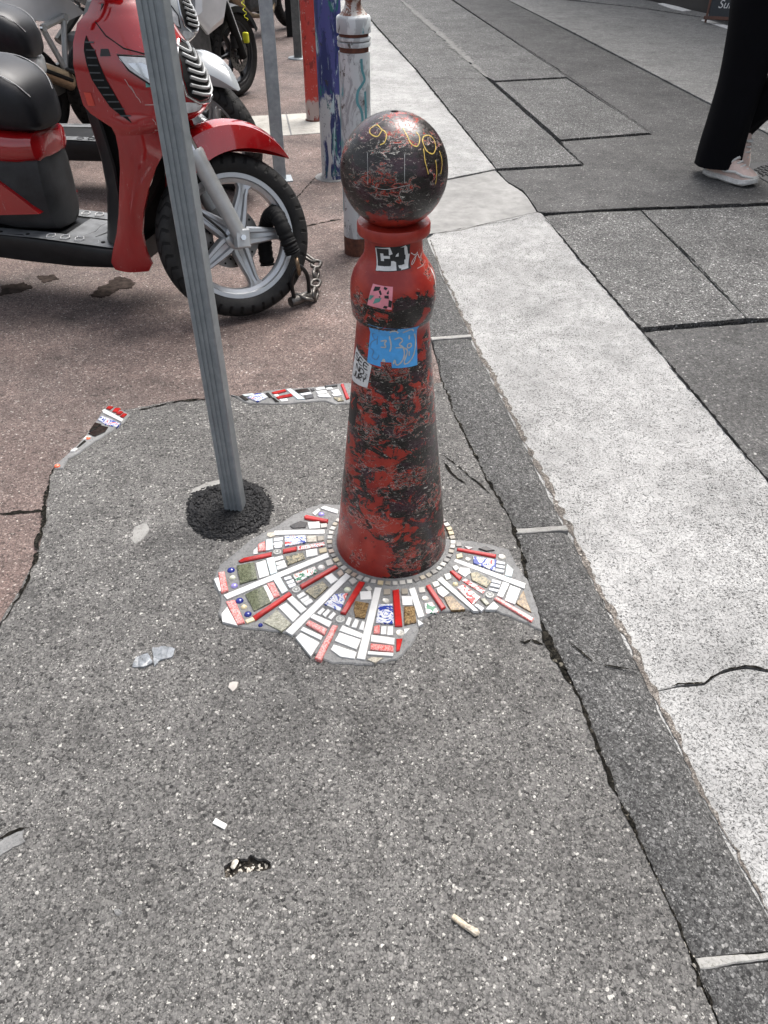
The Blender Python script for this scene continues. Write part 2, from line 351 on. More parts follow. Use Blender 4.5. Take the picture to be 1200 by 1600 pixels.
# gutter strip in pale concrete
gut = struct(obj('gutter', slab([(0.6357,0.1858),(0.2393,3.9371),(-0.3767,8.6925),(-2.9402,28.8239),(-1.9344,28.8239),(0,10.6878),(1.3115,0.627)], -.085, -.07), M['dirt']))
s1 = [(0.2692,3.9144),(0.5406,4.0639),(0.818,4.2225),(0.8531,4.2022),(0.9239,3.5992),(1.0333,2.8281),(1.1057,2.2504),(1.1598,1.8181),(1.2019,1.4824),(1.2588,1.0374),(1.096,1.1159),(0.8879,1.1141),(0.8409,1.1271),(0.785,1.1159),(0.7282,1.0778),(0.6684,1.0724),(0.5701,1.046),(0.5654,1.1086),(0.5222,1.366),(0.4822,1.61),(0.4282,1.953),(0.3606,2.3831),(0.2972,2.7618),(0.2111,3.3708),(0.1752,3.7645)]
s2 = [(0.5726,1.0391),(0.6663,1.0653),(0.726,1.0706),(0.7854,1.1086),(0.8382,1.1196),(0.8851,1.1067),(1.0925,1.1086),(1.2606,1.0305),(1.3093,0.6643),(1.3323,0.4072),(0.8783,0.1796),(0.751,0.1796),(0.7207,0.2923),(0.704,0.3642),(0.6748,0.5059),(0.656,0.5843),(0.638,0.6643),(0.6142,0.7784),(0.5866,0.9544)]
s3 = [(0.222,3.8873),(0.1331,4.5588),(0.3836,4.7739),(0.6889,4.9659),(0.7258,4.7492),(0.7949,4.5588),(0.816,4.4238),(0.8269,4.2123),(0.5386,4.0448),(0.396,3.9418)]
s4 = [(0.1339,4.5936),(0,5.5759),(-0.3643,8.4067),(-0.8839,12.5464),(-2.8436,27.8763),(-2.3836,27.2981),(-0.4364,13.238),(-0.0757,10.5729),(0.2987,8.0958),(0.4975,6.5429),(0.6934,5.0058),(0.386,4.8114)]
for q, m_, sd in ((s1, 'white_conc', 1), (s2, 'white_conc', 2), (s3, 'smooth_conc', 3), (s4, 'far_conc', 4)):
    obj('gutter_slab', slab(jag(q, .015, .003, 30+sd), -.08, RZ+(.002 if sd == 3 else 0)), M[m_], gut)
# dirt gathered along the foot of the kerb
ft = [(0.231,3.799),(0.2707,3.3854),(0.349,2.7727),(0.4075,2.392),(0.4697,1.9599),(0.5174,1.6155),(0.5544,1.3705),(0.5973,1.1234),(0.6215,0.9512),(0.6462,0.7757),(0.6681,0.6619),(0.6847,0.5821),(0.7016,0.505),(0.7279,0.3642)]
M['foot'] = asphalt('brown_dirt', [(0, (.06, .05, .043)), (.5, (.13, .113, .098)), (.9, (.2, .18, .16)), (1, (.35, .33, .3))], 150)
obj('kerb_foot_dirt', ribbon(ft, .014, RZ+.0025, 8, .012, .9), M['foot'], gut)
# road sheets
road = struct(obj('road', slab([(-3.2723,32.2182),(43.0572,32.2182),(1.8164,0.1858),(0.999,0.1858),(0,10.6878)], -.085, -.06), M['road_dark']))
sheets = [
 ('road_dark', [(1.0353,2.8058),(1.5765,2.8968),(2.427,3.0043),(4.6187,3.2995),(1.9418,0.3234),(1.4563,0.3234),(1.2744,1.0548),(1.215,1.4999),(1.1693,1.8276),(1.115,2.2587)]),
 ('road', [(0.8623,4.152),(1.0403,4.2022),(1.4011,4.243),(1.4973,2.932),(1.0377,2.8451),(0.9332,3.6152)]),
 ('road', [(1.4081,4.243),(1.866,4.2845),(2.1247,4.316),(4.0671,4.5588),(4.3642,3.3349),(2.4449,3.0351),(1.5878,2.9261),(1.5053,2.932)]),
 ('road_dark', [(0.7033,4.9527),(1.2502,5.0598),(1.201,5.6241),(1.8859,5.807),(1.6131,8.0958),(1.012,13.238),(-0.7883,29.4299),(0,29.4299),(1.7826,13.238),(2.1725,10.0648),(2.4053,8.1564),(2.5737,6.7794),(2.7509,5.3896),(4.1,4.6052),(2.1411,4.3586),(1.8804,4.3266),(1.4083,4.2845),(0.8704,4.2022),(0.8354,4.2225),(0.8248,4.4348),(0.8056,4.5819),(0.735,4.7616)]),
 ('road', [(0.7029,5.0192),(0.5088,6.5638),(0.3117,8.126),(-0.0608,10.6214),(-0.4178,13.238),(-2.3286,27.2981),(-1.9095,28.4784),(0.2228,13.238),(0.9143,7.7484),(1.1863,5.6403),(1.249,5.1148)]),
 ('road', [(1.2214,5.6895),(0.9792,7.5575),(1.6338,7.7206),(1.8863,5.876)]),
 ('road', [(0.26,13.238),(-1.8522,28.4784),(-0.858,29.106),(0.9749,13.238),(1.6492,7.8045),(0.9769,7.6383),(0.9374,7.8045)]),
 ('road_light', [(1.8105,13.238),(0.0788,29.4299),(3.3313,31.1589),(2.5997,13.238),(3.4309,12.4808),(4.0847,11.4553),(4.482,10.8194),(5.2942,9.0954),(7.4002,6),(5.9158,4.5588),(4.1522,4.6525),(2.7785,5.4352),(2.6057,6.8464),(2.2131,10.199)])]
for i, (mt, q) in enumerate(sheets):
    obj('asphalt_panel', slab(jag(q, .03, .003, 50+i), -.08, RZ+(-.002, 0, .001, .002, 0, .001, 0, -.001)[i]), M[mt], road)
seams = [([(0.7048,4.9659),(0.9984,5.0192),(1.2557,5.0872),(1.1979,5.6566),(0.9258,7.7484)], .012), ([(1.1979,5.6566),(1.5638,5.7562),(1.8951,5.8413)], .012), ([(1.8951,5.8413),(1.6236,8.1564),(0.9934,13.238),(-0.819,29.106)], .013),
 ([(0.9792,7.5575),(1.3104,7.6656),(1.6389,7.7484)], .012), ([(2.5737,6.7794),(2.4132,8.187),(2.1811,10.1092),(1.7826,13.238),(0.0394,29.4299)], .012), ([(2.7572,5.4047),(2.6826,6),(2.5737,6.7794)], .012),
 ([(0.8338,4.2123),(1.0443,4.2225),(1.4056,4.2741),(1.8804,4.3266),(2.1411,4.3586),(3.288,4.4905)], .014), ([(1.0333,2.8281),(1.2505,2.8622),(1.5832,2.9143),(2.1479,2.986)], .014),
 ([(0.8536,4.162),(0.9239,3.5992),(1.0333,2.8281),(1.1057,2.2504),(1.1598,1.8181),(1.2134,1.4701)], .012), ([(0.6999,4.9925),(0.4975,6.5429),(0.2987,8.0958),(-0.0757,10.5729),(-0.4364,13.238)], .014),
 ([(2.5997,13.238),(3.4309,12.4808),(4.0847,11.4553),(4.5789,10.6703)], .025), ([(0.3715,7.693),(0.6858,7.693),(0.983,7.693)], .012), ([(1.3976,4.243),(1.466,3.5595),(1.5021,2.9379)], .007)]
for i, (q, wd) in enumerate(seams): obj('bitumen_seam', ribbon(q, wd*.58, RZ+.005, 70+i, .012, 1.1), M['seam'], road)
# rubbed dark tyre streak and a pale old line of concrete along the panels
M['streak'] = plain('pale_road_line', (.17, .168, .16), .9, var=.5, vs=25)
obj('pale_line', ribbon([(0.2414,13.238),(0.6543,10.1092),(0.9287,7.7763)], .09, RZ+.004, 91, .03, .8), M['streak'], road)
# cracks in the pavement and the gutter
ck = [([(-1.0949,1.6599),(-1.0239,1.6656),(-0.9619,1.677)], .008, .002), ([(-0.9265,1.224),(-0.9134,1.3365),(-0.9271,1.5022),(-0.9664,1.6685),(-1.0079,1.8247),(-1.002,1.8894)], .008, .0085), ([(-0.5881,2.2726),(-0.7059,2.2518),(-0.7955,2.211),(-0.8558,2.1909)], .006, .0085),
 ([(-0.518,2.2937),(-0.4754,2.2601),(-0.4412,2.2518)], .012, .0085), ([(0.1806,1.9432),(0.2349,1.8664),(0.2779,1.8026),(0.3175,1.7266)], .005, .0085), ([(0.1791,1.9161),(0.204,1.8438),(0.2441,1.7871)], .005, .0085),
 ([(0.375,1.1744),(0.3498,1.1881),(0.3217,1.1822)], .007, .0085), ([(-0.724,0.6998),(-0.6999,0.716),(-0.675,0.7249)], .006, .0085), ([(0.4152,1.2139),(0.4869,1.1175),(0.5855,1.0991)], .003, .006), ([(-0.4908,3.9083),(-0.269,4.0486),(-0.1357,4.0971)], .01, .002),([(-0.5716,4.0486),(-0.3901,4.8847)], .006, .002)]
for i, (q, wd, z) in enumerate(ck): obj('crack', ribbon(q, wd, z, 110+i, .008, 1.2), M['dirt'], pav)
for i, q in enumerate(([(0.6036,1.0478),(0.6674,1.0689),(0.7271,1.0742),(0.7852,1.1122),(0.8395,1.1234),(0.8865,1.1104),(0.9744,1.1086)], [(0.2477,3.8783),(0.3974,3.9602),(0.5367,4.0257),(0.6782,4.0833),(0.8238,4.1921)], [(0.3452,4.7739),(0.505,4.8493),(0.6944,4.9792)])):
    obj('crack', ribbon(q, .0032, RZ+.0045, 130+i, .008, 1.2), M['dirt'], gut)
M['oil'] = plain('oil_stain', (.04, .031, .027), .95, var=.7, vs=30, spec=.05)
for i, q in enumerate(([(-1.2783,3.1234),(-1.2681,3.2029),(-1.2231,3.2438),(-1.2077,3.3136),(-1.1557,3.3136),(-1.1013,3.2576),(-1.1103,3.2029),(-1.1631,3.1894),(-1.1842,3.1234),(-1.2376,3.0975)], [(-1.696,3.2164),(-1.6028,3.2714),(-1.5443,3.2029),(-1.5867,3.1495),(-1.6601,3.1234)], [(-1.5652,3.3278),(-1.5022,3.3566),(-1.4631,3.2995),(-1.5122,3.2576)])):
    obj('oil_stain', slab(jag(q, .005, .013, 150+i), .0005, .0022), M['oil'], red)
# pale cement stains and the older cement corner at the pavement edge
for i, q in enumerate(([(-0.6918,1.5458),(-0.6908,1.5909),(-0.6675,1.6126),(-0.6508,1.5802),(-0.6601,1.538),(-0.6743,1.5252)], [(-0.7231,0.6973),(-0.7064,0.7173),(-0.6814,0.7223),(-0.6724,0.6973),(-0.6935,0.6826),(-0.7118,0.6681)], [(-0.5708,1.7325),(-0.5595,1.7717),(-0.517,1.7995),(-0.4763,1.8089),(-0.4757,1.7809),(-0.5283,1.7565),(-0.5543,1.7148)])):
    m_ = ('pale_mortar', 'mortar', 'pale_mortar')[i]
    obj('cement_smear', slab(jag(q, .006, .004, 140+i), .004, (.0075, .0078, .0072, .0076)[i]), M[m_], pav)

# far side: shop front and its plinth, kerb line
M['plinth'] = plain('dark_plinth', (.02, .017, .015), .45, var=.4, vs=3)
M['render_wall'] = plain('pale_render', (.4, .37, .32), .9, var=.15, vs=2, bump=.3)
M['glass_dark'] = plain('shop_glass', (.02, .023, .025), .06, var=.1)
A_, B_ = Vector([(3.8387,13.1255)][0]), Vector([(4.2401,11.8167)][0]); dv = (B_-A_).normalized()
bt = thing('building', 'dark shop front base beyond the road at the top edge', 'building', (A_.x, A_.y, -.02), math.atan2(dv.y, dv.x))
# local x runs along the front towards the camera, +y is into the building
obj('plinth', mv(rbox(22, .3, .5, .01), 6.5, .15, .25), M['plinth'], bt)
obj('wall', mv(rbox(22, .3, 8, .01), 6.5, .22, 4.45), M['render_wall'], bt)  # front lengthened, unseen, towards the camera to block low sky and deepen blacks
for k in range(9):
    wnd = obj('shop_window', mv(rbox(1.6, .1, 1.9, .01), -3.2+k*2.1, .03, 1.6), M['plinth'], bt)
    obj('pane', mv(rbox(1.44, .02, 1.74, .002), -3.2+k*2.1, -.03, 1.6), M['glass_dark'], wnd)
fp = [(2.6306,13.4196),(3.7197,13.2711),(3.8295,13.1255),(4.2401,11.8167),(4.9104,9.7224),(6.1192,7.4669),(5.7017,7.6825),(4.8361,9.5576),(4.1186,11.4696),(3.418,12.4398)]
struct(obj('far_pavement', slab(fp, -.05, -.01), M['road_light']))
M['white_paint'] = plain('white_paint', (.7, .69, .66), .7, var=.25, vs=20)
rp = obj('road_paint', slab([(3.8517,12.7968),(3.9792,12.8655),(4.0992,12.0833),(3.9783,12.022),(3.8973,12.2705)], -.012, -.004), M['white_paint'], road)
rp = obj('road_paint', slab([(3.9659,11.236),(4.0313,11.2901),(4.2073,10.3829),(4.1038,10.199)], -.032, -.004), M['white_paint'], road)
# cast manhole cover
M['iron'] = plain('cast_iron', (.06, .06, .062), .6, metal=.4, var=.4, vs=30)
mh = [(2.2334,5.0327),(2.3358,5.1148),(2.5661,5.1426),(2.7657,4.9527),(2.5327,4.5588),(2.2923,4.6052)]
mhv = thing('manhole_cover', 'grey patterned cast iron cover set in road behind the sneaker', 'manhole cover')
obj('frame', prism(mh, -.04, -.004, .004), M['iron'], mhv)
mi = inset(mh, .012); cx = sum(q.x for q in mi)/6; cy = sum(q.y for q in mi)/6
rb = []
for i in range(-11, 12):
    for j in range(-11, 12):
        x, y = cx+i*.032, cy+j*.032
        if all((mi[(k+1) % 6].x-mi[k].x)*(y-mi[k].y)-(mi[(k+1) % 6].y-mi[k].y)*(x-mi[k].x) > .008 for k in range(6)):
            rb.append(xf(rbox(.028, .011, .008, .002, 1), Matrix.Translation((x, y, -.001)) @ Matrix.Rotation(R(45 if (i+j) % 2 else -45), 4, 'Z')))
obj('tread_pattern', join(*rb), M['iron'], mhv, None, 'stuff')

# ------------------------------------------------------------ mosaic of broken tiles round the bollard
TILES_C = [('W', [(-0.3,1.5709),(-0.1656,1.5777),(-0.1639,1.5628),(-0.3008,1.5561)]),
 ('W', [(-0.4007,1.3283),(-0.1511,1.4832),(-0.1455,1.4682),(-0.3912,1.3155)]),
 ('W', [(-0.2337,1.2105),(-0.0985,1.4065),(-0.0877,1.3961),(-0.2184,1.1998)]),
 ('W', [(-0.0613,1.1279),(-0.022,1.356),(-0.0076,1.3544),(-0.0447,1.1249)]),
 ('W', [(-0.1797,1.6699),(-0.1709,1.6792),(-0.1316,1.6612),(-0.1331,1.6481)]),
 ('W', [(-0.202,1.6481),(-0.1872,1.6672),(-0.1817,1.6619),(-0.1947,1.6409)]),
 ('R', [(-0.2234,1.6305),(-0.2188,1.6363),(-0.1567,1.6169),(-0.1582,1.6061),(-0.2211,1.6233)]),
 ('R', [(-0.269,1.4961),(-0.2359,1.5061),(-0.2347,1.4931),(-0.2677,1.4832)]),
 ('P', [(-0.232,1.5078),(-0.1623,1.5239),(-0.1609,1.5126),(-0.2297,1.4949)]),
 ('R', [(-0.3811,1.4511),(-0.37,1.4613),(-0.3004,1.4844),(-0.2998,1.4716),(-0.3767,1.4477)]),
 ('R', [(-0.2126,1.3623),(-0.1269,1.4341),(-0.1214,1.4263),(-0.2071,1.3517)]),
 ('R', [(-0.3181,1.2558),(-0.2386,1.3371),(-0.2322,1.3283),(-0.3113,1.2452)]),
 ('R', [(-0.1052,1.268),(-0.0629,1.3729),(-0.0503,1.3697),(-0.0941,1.2646)]),
 ('K', [(-0.1577,1.1271),(-0.1229,1.227),(-0.112,1.2246),(-0.1449,1.1218)]),
 ('W', [(-0.3351,1.4443),(-0.3128,1.4545),(-0.2974,1.3999),(-0.3193,1.3901)]),
 ('L', [(-0.3095,1.4602),(-0.2924,1.4659),(-0.2774,1.4108),(-0.2919,1.4026)]),
 ('W', [(-0.2889,1.4624),(-0.2692,1.4705),(-0.2661,1.4602),(-0.2861,1.4516)]),
 ('W', [(-0.2831,1.4454),(-0.2636,1.4545),(-0.2598,1.4443),(-0.2802,1.4369)]),
 ('W', [(-0.2787,1.4302),(-0.2582,1.4403),(-0.2544,1.4286),(-0.2756,1.4191)]),
 ('G', [(-0.2986,1.5402),(-0.2759,1.5445),(-0.2748,1.5335),(-0.2982,1.5287)]),
 ('G', [(-0.2981,1.5245),(-0.276,1.5293),(-0.2749,1.5185),(-0.2978,1.5144)]),
 ('G', [(-0.2953,1.5102),(-0.2757,1.515),(-0.2746,1.5043),(-0.2923,1.5013)]),
 ('M', [(-0.2591,1.4688),(-0.2168,1.4832),(-0.2099,1.4624),(-0.2503,1.4386)]),
 ('U', [(-0.2703,1.5499),(-0.2154,1.5512),(-0.2109,1.5257),(-0.2651,1.509)]),
 ('W', [(-0.2101,1.6048),(-0.1812,1.6086),(-0.1775,1.584),(-0.2062,1.5808)]),
 ('T', [(-0.21,1.5499),(-0.1856,1.5512),(-0.1841,1.5293),(-0.207,1.5269)]),
 ('O', [(-0.259,1.5947),(-0.2336,1.6124),(-0.2157,1.6073),(-0.2183,1.5884),(-0.252,1.5858)]),
 ('W', [(-0.2076,1.4931),(-0.1808,1.499),(-0.1765,1.4757),(-0.2037,1.4682)]),
 ('W', [(-0.1517,1.3917),(-0.1351,1.4043),(-0.1187,1.3836),(-0.1351,1.3687)]),
 ('W', [(-0.0595,1.3402),(-0.0339,1.3413),(-0.0317,1.3155),(-0.0577,1.3145)]),
 ('B', [(-0.1815,1.5499),(-0.1652,1.5512),(-0.1642,1.5348),(-0.1794,1.5317)]),
 ('B', [(-0.174,1.499),(-0.1556,1.5049),(-0.1523,1.489),(-0.171,1.4832)]),
 ('B', [(-0.1541,1.4528),(-0.14,1.4602),(-0.1323,1.4414),(-0.1476,1.4341)]),
 ('B', [(-0.1765,1.5997),(-0.16,1.6022),(-0.1578,1.5858),(-0.1742,1.584)]),
 ('E', [(-0.2349,1.3988),(-0.1812,1.4291),(-0.1741,1.4108),(-0.221,1.3719)]),
 ('D', [(-0.3843,1.433),(-0.3411,1.4454),(-0.3257,1.3863),(-0.3653,1.3687)]),
 ('D', [(-0.3467,1.3309),(-0.3088,1.3581),(-0.2819,1.3044),(-0.319,1.2764)]),
 ('K', [(-0.4266,1.4054),(-0.4135,1.4081),(-0.3938,1.3439),(-0.4076,1.3361)]),
 ('K', [(-0.3914,1.3054),(-0.3718,1.3104),(-0.3372,1.2365),(-0.3528,1.2318)]),
 ('W', [(-0.4344,1.3836),(-0.4258,1.389),(-0.4105,1.3423),(-0.415,1.3423)]),
 ('W', [(-0.3961,1.2656),(-0.3866,1.2868),(-0.3542,1.2294),(-0.3903,1.2413)]),
 ('G', [(-0.2571,1.3901),(-0.2405,1.3972),(-0.237,1.388),(-0.2535,1.381)]),
 ('G', [(-0.2499,1.3756),(-0.2329,1.3853),(-0.2289,1.3751),(-0.2452,1.3665)]),
 ('G', [(-0.2437,1.3623),(-0.2266,1.3708),(-0.2239,1.3612),(-0.2382,1.3528)]),
 ('L', [(-0.281,1.381),(-0.2666,1.389),(-0.243,1.3439),(-0.2552,1.3335)]),
 ('K', [(-0.2967,1.3676),(-0.2819,1.3719),(-0.2619,1.3258),(-0.2743,1.3196)]),
 ('W', [(-0.3052,1.3596),(-0.2988,1.3633),(-0.2754,1.3196),(-0.2824,1.3089)]),
 ('W', [(-0.259,1.2878),(-0.2427,1.3018),(-0.2071,1.2631),(-0.2205,1.2413)]),
 ('W', [(-0.24,1.313),(-0.2298,1.3232),(-0.191,1.2803),(-0.2028,1.268)]),
 ('W', [(-0.217,1.3258),(-0.2031,1.3387),(-0.1967,1.3299),(-0.2117,1.3165)]),
 ('W', [(-0.2084,1.313),(-0.1909,1.3268),(-0.1863,1.3165),(-0.2021,1.3044)]),
 ('W', [(-0.1999,1.3003),(-0.1825,1.3145),(-0.1773,1.3054),(-0.1919,1.2923)]),
 ('M', [(-0.1966,1.3423),(-0.1564,1.3745),(-0.1439,1.357),(-0.1715,1.3181)]),
 ('S', [(-0.2906,1.2389),(-0.2642,1.2779),(-0.2252,1.2341),(-0.2444,1.2105)]),
 ('Y', [(-0.3346,1.2437),(-0.3195,1.2524),(-0.3138,1.2447),(-0.33,1.2365)]),
 ('W', [(-0.178,1.2534),(-0.1714,1.2631),(-0.1271,1.2389),(-0.1327,1.2232)]),
 ('K', [(-0.1872,1.2318),(-0.1807,1.2413),(-0.1376,1.2152),(-0.142,1.1989)]),
 ('W', [(-0.1982,1.2129),(-0.1935,1.2213),(-0.147,1.1943),(-0.1499,1.1842)]),
 ('W', [(-0.2079,1.1897),(-0.1974,1.2035),(-0.1528,1.1737),(-0.1693,1.1358)]),
 ('U', [(-0.1461,1.2978),(-0.1237,1.3309),(-0.0919,1.3335),(-0.1081,1.2754)]),
 ('W', [(-0.1626,1.268),(-0.1508,1.2843),(-0.1461,1.2793),(-0.1561,1.2631)]),
 ('W', [(-0.1495,1.2631),(-0.1377,1.2793),(-0.1326,1.2744),(-0.1425,1.2558)]),
 ('W', [(-0.1351,1.2534),(-0.1236,1.2705),(-0.1186,1.2646),(-0.1287,1.2481)]),
 ('W', [(-0.1054,1.2129),(-0.0988,1.228),(-0.0505,1.2012),(-0.0548,1.1897)]),
 ('W', [(-0.1145,1.1805),(-0.105,1.2045),(-0.0557,1.1828),(-0.0645,1.1557)]),
 ('W', [(-0.1226,1.1535),(-0.1173,1.1669),(-0.0649,1.1446),(-0.0689,1.1279),(-0.1001,1.1336)]),
 ('W', [(-0.0918,1.2318),(-0.0854,1.2534),(-0.0791,1.2495),(-0.0844,1.227)]),
 ('W', [(-0.0772,1.2246),(-0.0689,1.2485),(-0.0615,1.2437),(-0.0674,1.2213)]),
 ('W', [(-0.059,1.2176),(-0.0524,1.2413),(-0.0477,1.2389),(-0.05,1.2138)]),
 ('N', [(-0.0735,1.2803),(-0.0706,1.3079),(-0.0389,1.3003),(-0.0472,1.251),(-0.0691,1.2558)]),
 ('T', [(-0.0378,1.1249),(-0.0276,1.1314),(-0.0035,1.1292),(-0.0206,1.1162)]),
 ('L', [(-0.3183,1.5348),(-0.3044,1.5378),(-0.2991,1.4972),(-0.3146,1.4931)]),
 ('K', [(-0.3381,1.515),(-0.3233,1.5257),(-0.3174,1.4931),(-0.3342,1.4902)]),
 ('W', [(-0.3473,1.4931),(-0.3408,1.5049),(-0.3378,1.4815),(-0.3464,1.4797)]),
 ('T', [(-0.3196,1.5634),(-0.3016,1.5672),(-0.2988,1.553),(-0.3095,1.5463),(-0.3191,1.5524)]),
 ('B', [(-0.1217,1.4081),(-0.1118,1.4208),(-0.1042,1.4054),(-0.1134,1.3945)]),
 ('B', [(-0.0898,1.3793),(-0.0787,1.3901),(-0.068,1.3772),(-0.0798,1.3655)]),
 ('B', [(-0.0473,1.3544),(-0.0379,1.3612),(-0.0302,1.3491),(-0.0384,1.3413)])]
TILES_D = [('W', [(0.1854,1.4542),(0.1911,1.4621),(0.3596,1.3687),(0.3545,1.3529)]),
 ('W', [(0.1374,1.3831),(0.148,1.3906),(0.2297,1.2754),(0.2199,1.2754)]),
 ('W', [(0.0639,1.3489),(0.077,1.3546),(0.0967,1.2586),(0.0837,1.2544)]),
 ('R', [(0.196,1.4944),(0.1983,1.5019),(0.2966,1.4757),(0.2942,1.4658)]),
 ('R', [(0.1721,1.4122),(0.1786,1.4164),(0.1995,1.3917),(0.1934,1.3813)]),
 ('P', [(0.2007,1.3802),(0.2093,1.3859),(0.2546,1.3461),(0.2474,1.335)]),
 ('K', [(0.2752,1.3141),(0.2819,1.3195),(0.3621,1.2492),(0.356,1.2399)]),
 ('R', [(0.1076,1.3574),(0.1159,1.3619),(0.1507,1.286),(0.1416,1.2796)]),
 ('R', [(0.023,1.3433),(0.0364,1.3472),(0.0431,1.2262),(0.0277,1.2262)]),
 ('R', [(0.0302,1.1848),(0.0424,1.1862),(0.0354,1.1524),(0.0298,1.15)]),
 ('U', [(0.2374,1.4695),(0.2952,1.456),(0.2866,1.4164),(0.236,1.4451)]),
 ('G', [(0.2969,1.4523),(0.3172,1.4463),(0.3151,1.439),(0.2947,1.4439)]),
 ('G', [(0.294,1.4378),(0.3142,1.4318),(0.3125,1.4241),(0.2922,1.4294)]),
 ('G', [(0.2914,1.4223),(0.3115,1.4164),(0.3085,1.4081),(0.2884,1.414)]),
 ('L', [(0.3226,1.439),(0.3346,1.4181),(0.3274,1.3946),(0.3135,1.3987)]),
 ('W', [(0.2172,1.5083),(0.237,1.5032),(0.2264,1.4994)]),
 ('O', [(0.2561,1.5007),(0.2753,1.5083),(0.2931,1.4944),(0.2736,1.4912)]),
 ('W', [(0.198,1.4259),(0.2208,1.4241),(0.2229,1.4093),(0.208,1.3946),(0.1926,1.4093)]),
 ('M', [(0.2255,1.4063),(0.2404,1.4104),(0.272,1.3773),(0.2598,1.3574),(0.2276,1.3831)]),
 ('G', [(0.278,1.3831),(0.2984,1.3756),(0.2959,1.3676),(0.2746,1.3744)]),
 ('G', [(0.2723,1.3687),(0.2936,1.3619),(0.291,1.354),(0.2703,1.3608)]),
 ('G', [(0.2674,1.3529),(0.2889,1.3461),(0.2853,1.3394),(0.2647,1.3461)]),
 ('W', [(0.3043,1.3733),(0.3177,1.3664),(0.296,1.3206),(0.2847,1.3267)]),
 ('W', [(0.3212,1.3619),(0.3438,1.3489),(0.3231,1.2989),(0.302,1.3108)]),
 ('N', [(0.3512,1.3433),(0.3589,1.2727),(0.3295,1.3021)]),
 ('P', [(0.1865,1.3546),(0.2016,1.3659),(0.24,1.3212),(0.2199,1.2978)]),
 ('W', [(0.2519,1.2807),(0.2721,1.3037),(0.2812,1.2897),(0.2755,1.2807)]),
 ('S', [(0.2412,1.313),(0.2496,1.3173),(0.2597,1.2994),(0.2532,1.294)]),
 ('G', [(0.2236,1.294),(0.2299,1.2983),(0.2462,1.2833),(0.2395,1.2754)]),
 ('W', [(0.1336,1.3506),(0.1461,1.3574),(0.1629,1.335),(0.148,1.3212),(0.1368,1.335)]),
 ('N', [(0.152,1.3201),(0.1682,1.3239),(0.1968,1.2807),(0.1653,1.2807)]),
 ('E', [(0.1011,1.2994),(0.1192,1.3037),(0.1322,1.2727),(0.1037,1.2675)]),
 ('W', [(0.0449,1.3239),(0.0681,1.3239),(0.0693,1.2967),(0.0467,1.2951)]),
 ('N', [(0.0505,1.2887),(0.073,1.2887),(0.0766,1.2389),(0.0501,1.2313)]),
 ('U', [(-0.0185,1.2364),(-0.0119,1.294),(0.0198,1.2967),(0.0224,1.2338)]),
 ('K', [(-0.0231,1.2236),(-0.0116,1.2277),(-0.0114,1.2035),(-0.0236,1.2035)]),
 ('W', [(-0.0058,1.2236),(0.0046,1.2246),(0.0038,1.201),(-0.0069,1.201)]),
 ('W', [(0.0096,1.2236),(0.0204,1.2236),(0.0198,1.1986),(0.0087,1.1986)]),
 ('W', [(-0.0297,1.1976),(0.0235,1.1877),(0.0225,1.1692),(-0.0302,1.1789)]),
 ('K', [(-0.0301,1.1706),(0.0206,1.1634),(0.0205,1.1476),(-0.0306,1.1547)]),
 ('W', [(-0.0365,1.1467),(0.0204,1.1419),(0.0196,1.1348),(-0.0364,1.1405)]),
 ('W', [(0.049,1.2161),(0.0606,1.2176),(0.0495,1.201)]),
 ('W', [(0.0822,1.2441),(0.0934,1.2338),(0.0839,1.2277)]),
 ('B', [(0,1.3489),(0.0154,1.3506),(0.0153,1.3322),(0,1.3305)]),
 ('B', [(0.0445,1.3506),(0.0591,1.3506),(0.0595,1.3339),(0.045,1.3322)]),
 ('B', [(0.0876,1.3546),(0.1023,1.3574),(0.104,1.3394),(0.0894,1.3372)]),
 ('B', [(0.1225,1.3716),(0.1371,1.379),(0.1416,1.363),(0.1278,1.3562)]),
 ('B', [(0.1548,1.4005),(0.1688,1.4063),(0.1734,1.3888),(0.1598,1.3813)]),
 ('B', [(0.1787,1.43),(0.1893,1.4378),(0.1958,1.4241),(0.1848,1.4164)]),
 ('B', [(0.1921,1.4757),(0.2066,1.4819),(0.2075,1.4664),(0.1923,1.4621)]),
 ('B', [(0.1956,1.5249),(0.2079,1.5262),(0.2087,1.5095),(0.1945,1.5095)]),
 ('B', [(0.1793,1.5262),(0.1928,1.5274),(0.1921,1.5121),(0.1792,1.5121)])]
TILES_E = [('R', [(-0.9375,2.197),(-0.9328,2.2073),(-0.9192,2.2049),(-0.9251,2.191)]),
 ('R', [(-0.9121,2.1791),(-0.9089,2.197),(-0.8927,2.197),(-0.8976,2.1731)]),
 ('R', [(-0.8952,2.1642),(-0.8863,2.1791),(-0.8771,2.1749),(-0.8827,2.1595)]),
 ('R', [(-0.878,2.1478),(-0.8714,2.1654),(-0.8613,2.1613),(-0.8673,2.1437)]),
 ('W', [(-0.9477,2.185),(-0.9429,2.191),(-0.8651,2.1292),(-0.8665,2.1165),(-0.9406,2.1713)]),
 ('U', [(-0.9462,2.1292),(-0.9393,2.1495),(-0.8685,2.1062),(-0.8727,2.0864),(-0.9143,2.1005)]),
 ('O', [(-0.9547,2.0612),(-0.9499,2.1091),(-0.9301,2.1005),(-0.9478,2.064)]),
 ('O', [(-0.9542,2.0491),(-0.9269,2.0948),(-0.9033,2.0836),(-0.9057,2.0584),(-0.9296,2.0337),(-0.9366,2.0365)]),
 ('W', [(-0.9617,2.0175),(-0.9574,2.0337),(-0.9435,2.0337),(-0.9479,2.0175)]),
 ('O', [(-0.9678,1.9722),(-0.9554,2.0067),(-0.9516,2.004),(-0.9623,1.9791)]),
 ('W', [(-0.9801,1.9488),(-0.9732,1.9654),(-0.9645,1.9618),(-0.9696,1.9488)])]
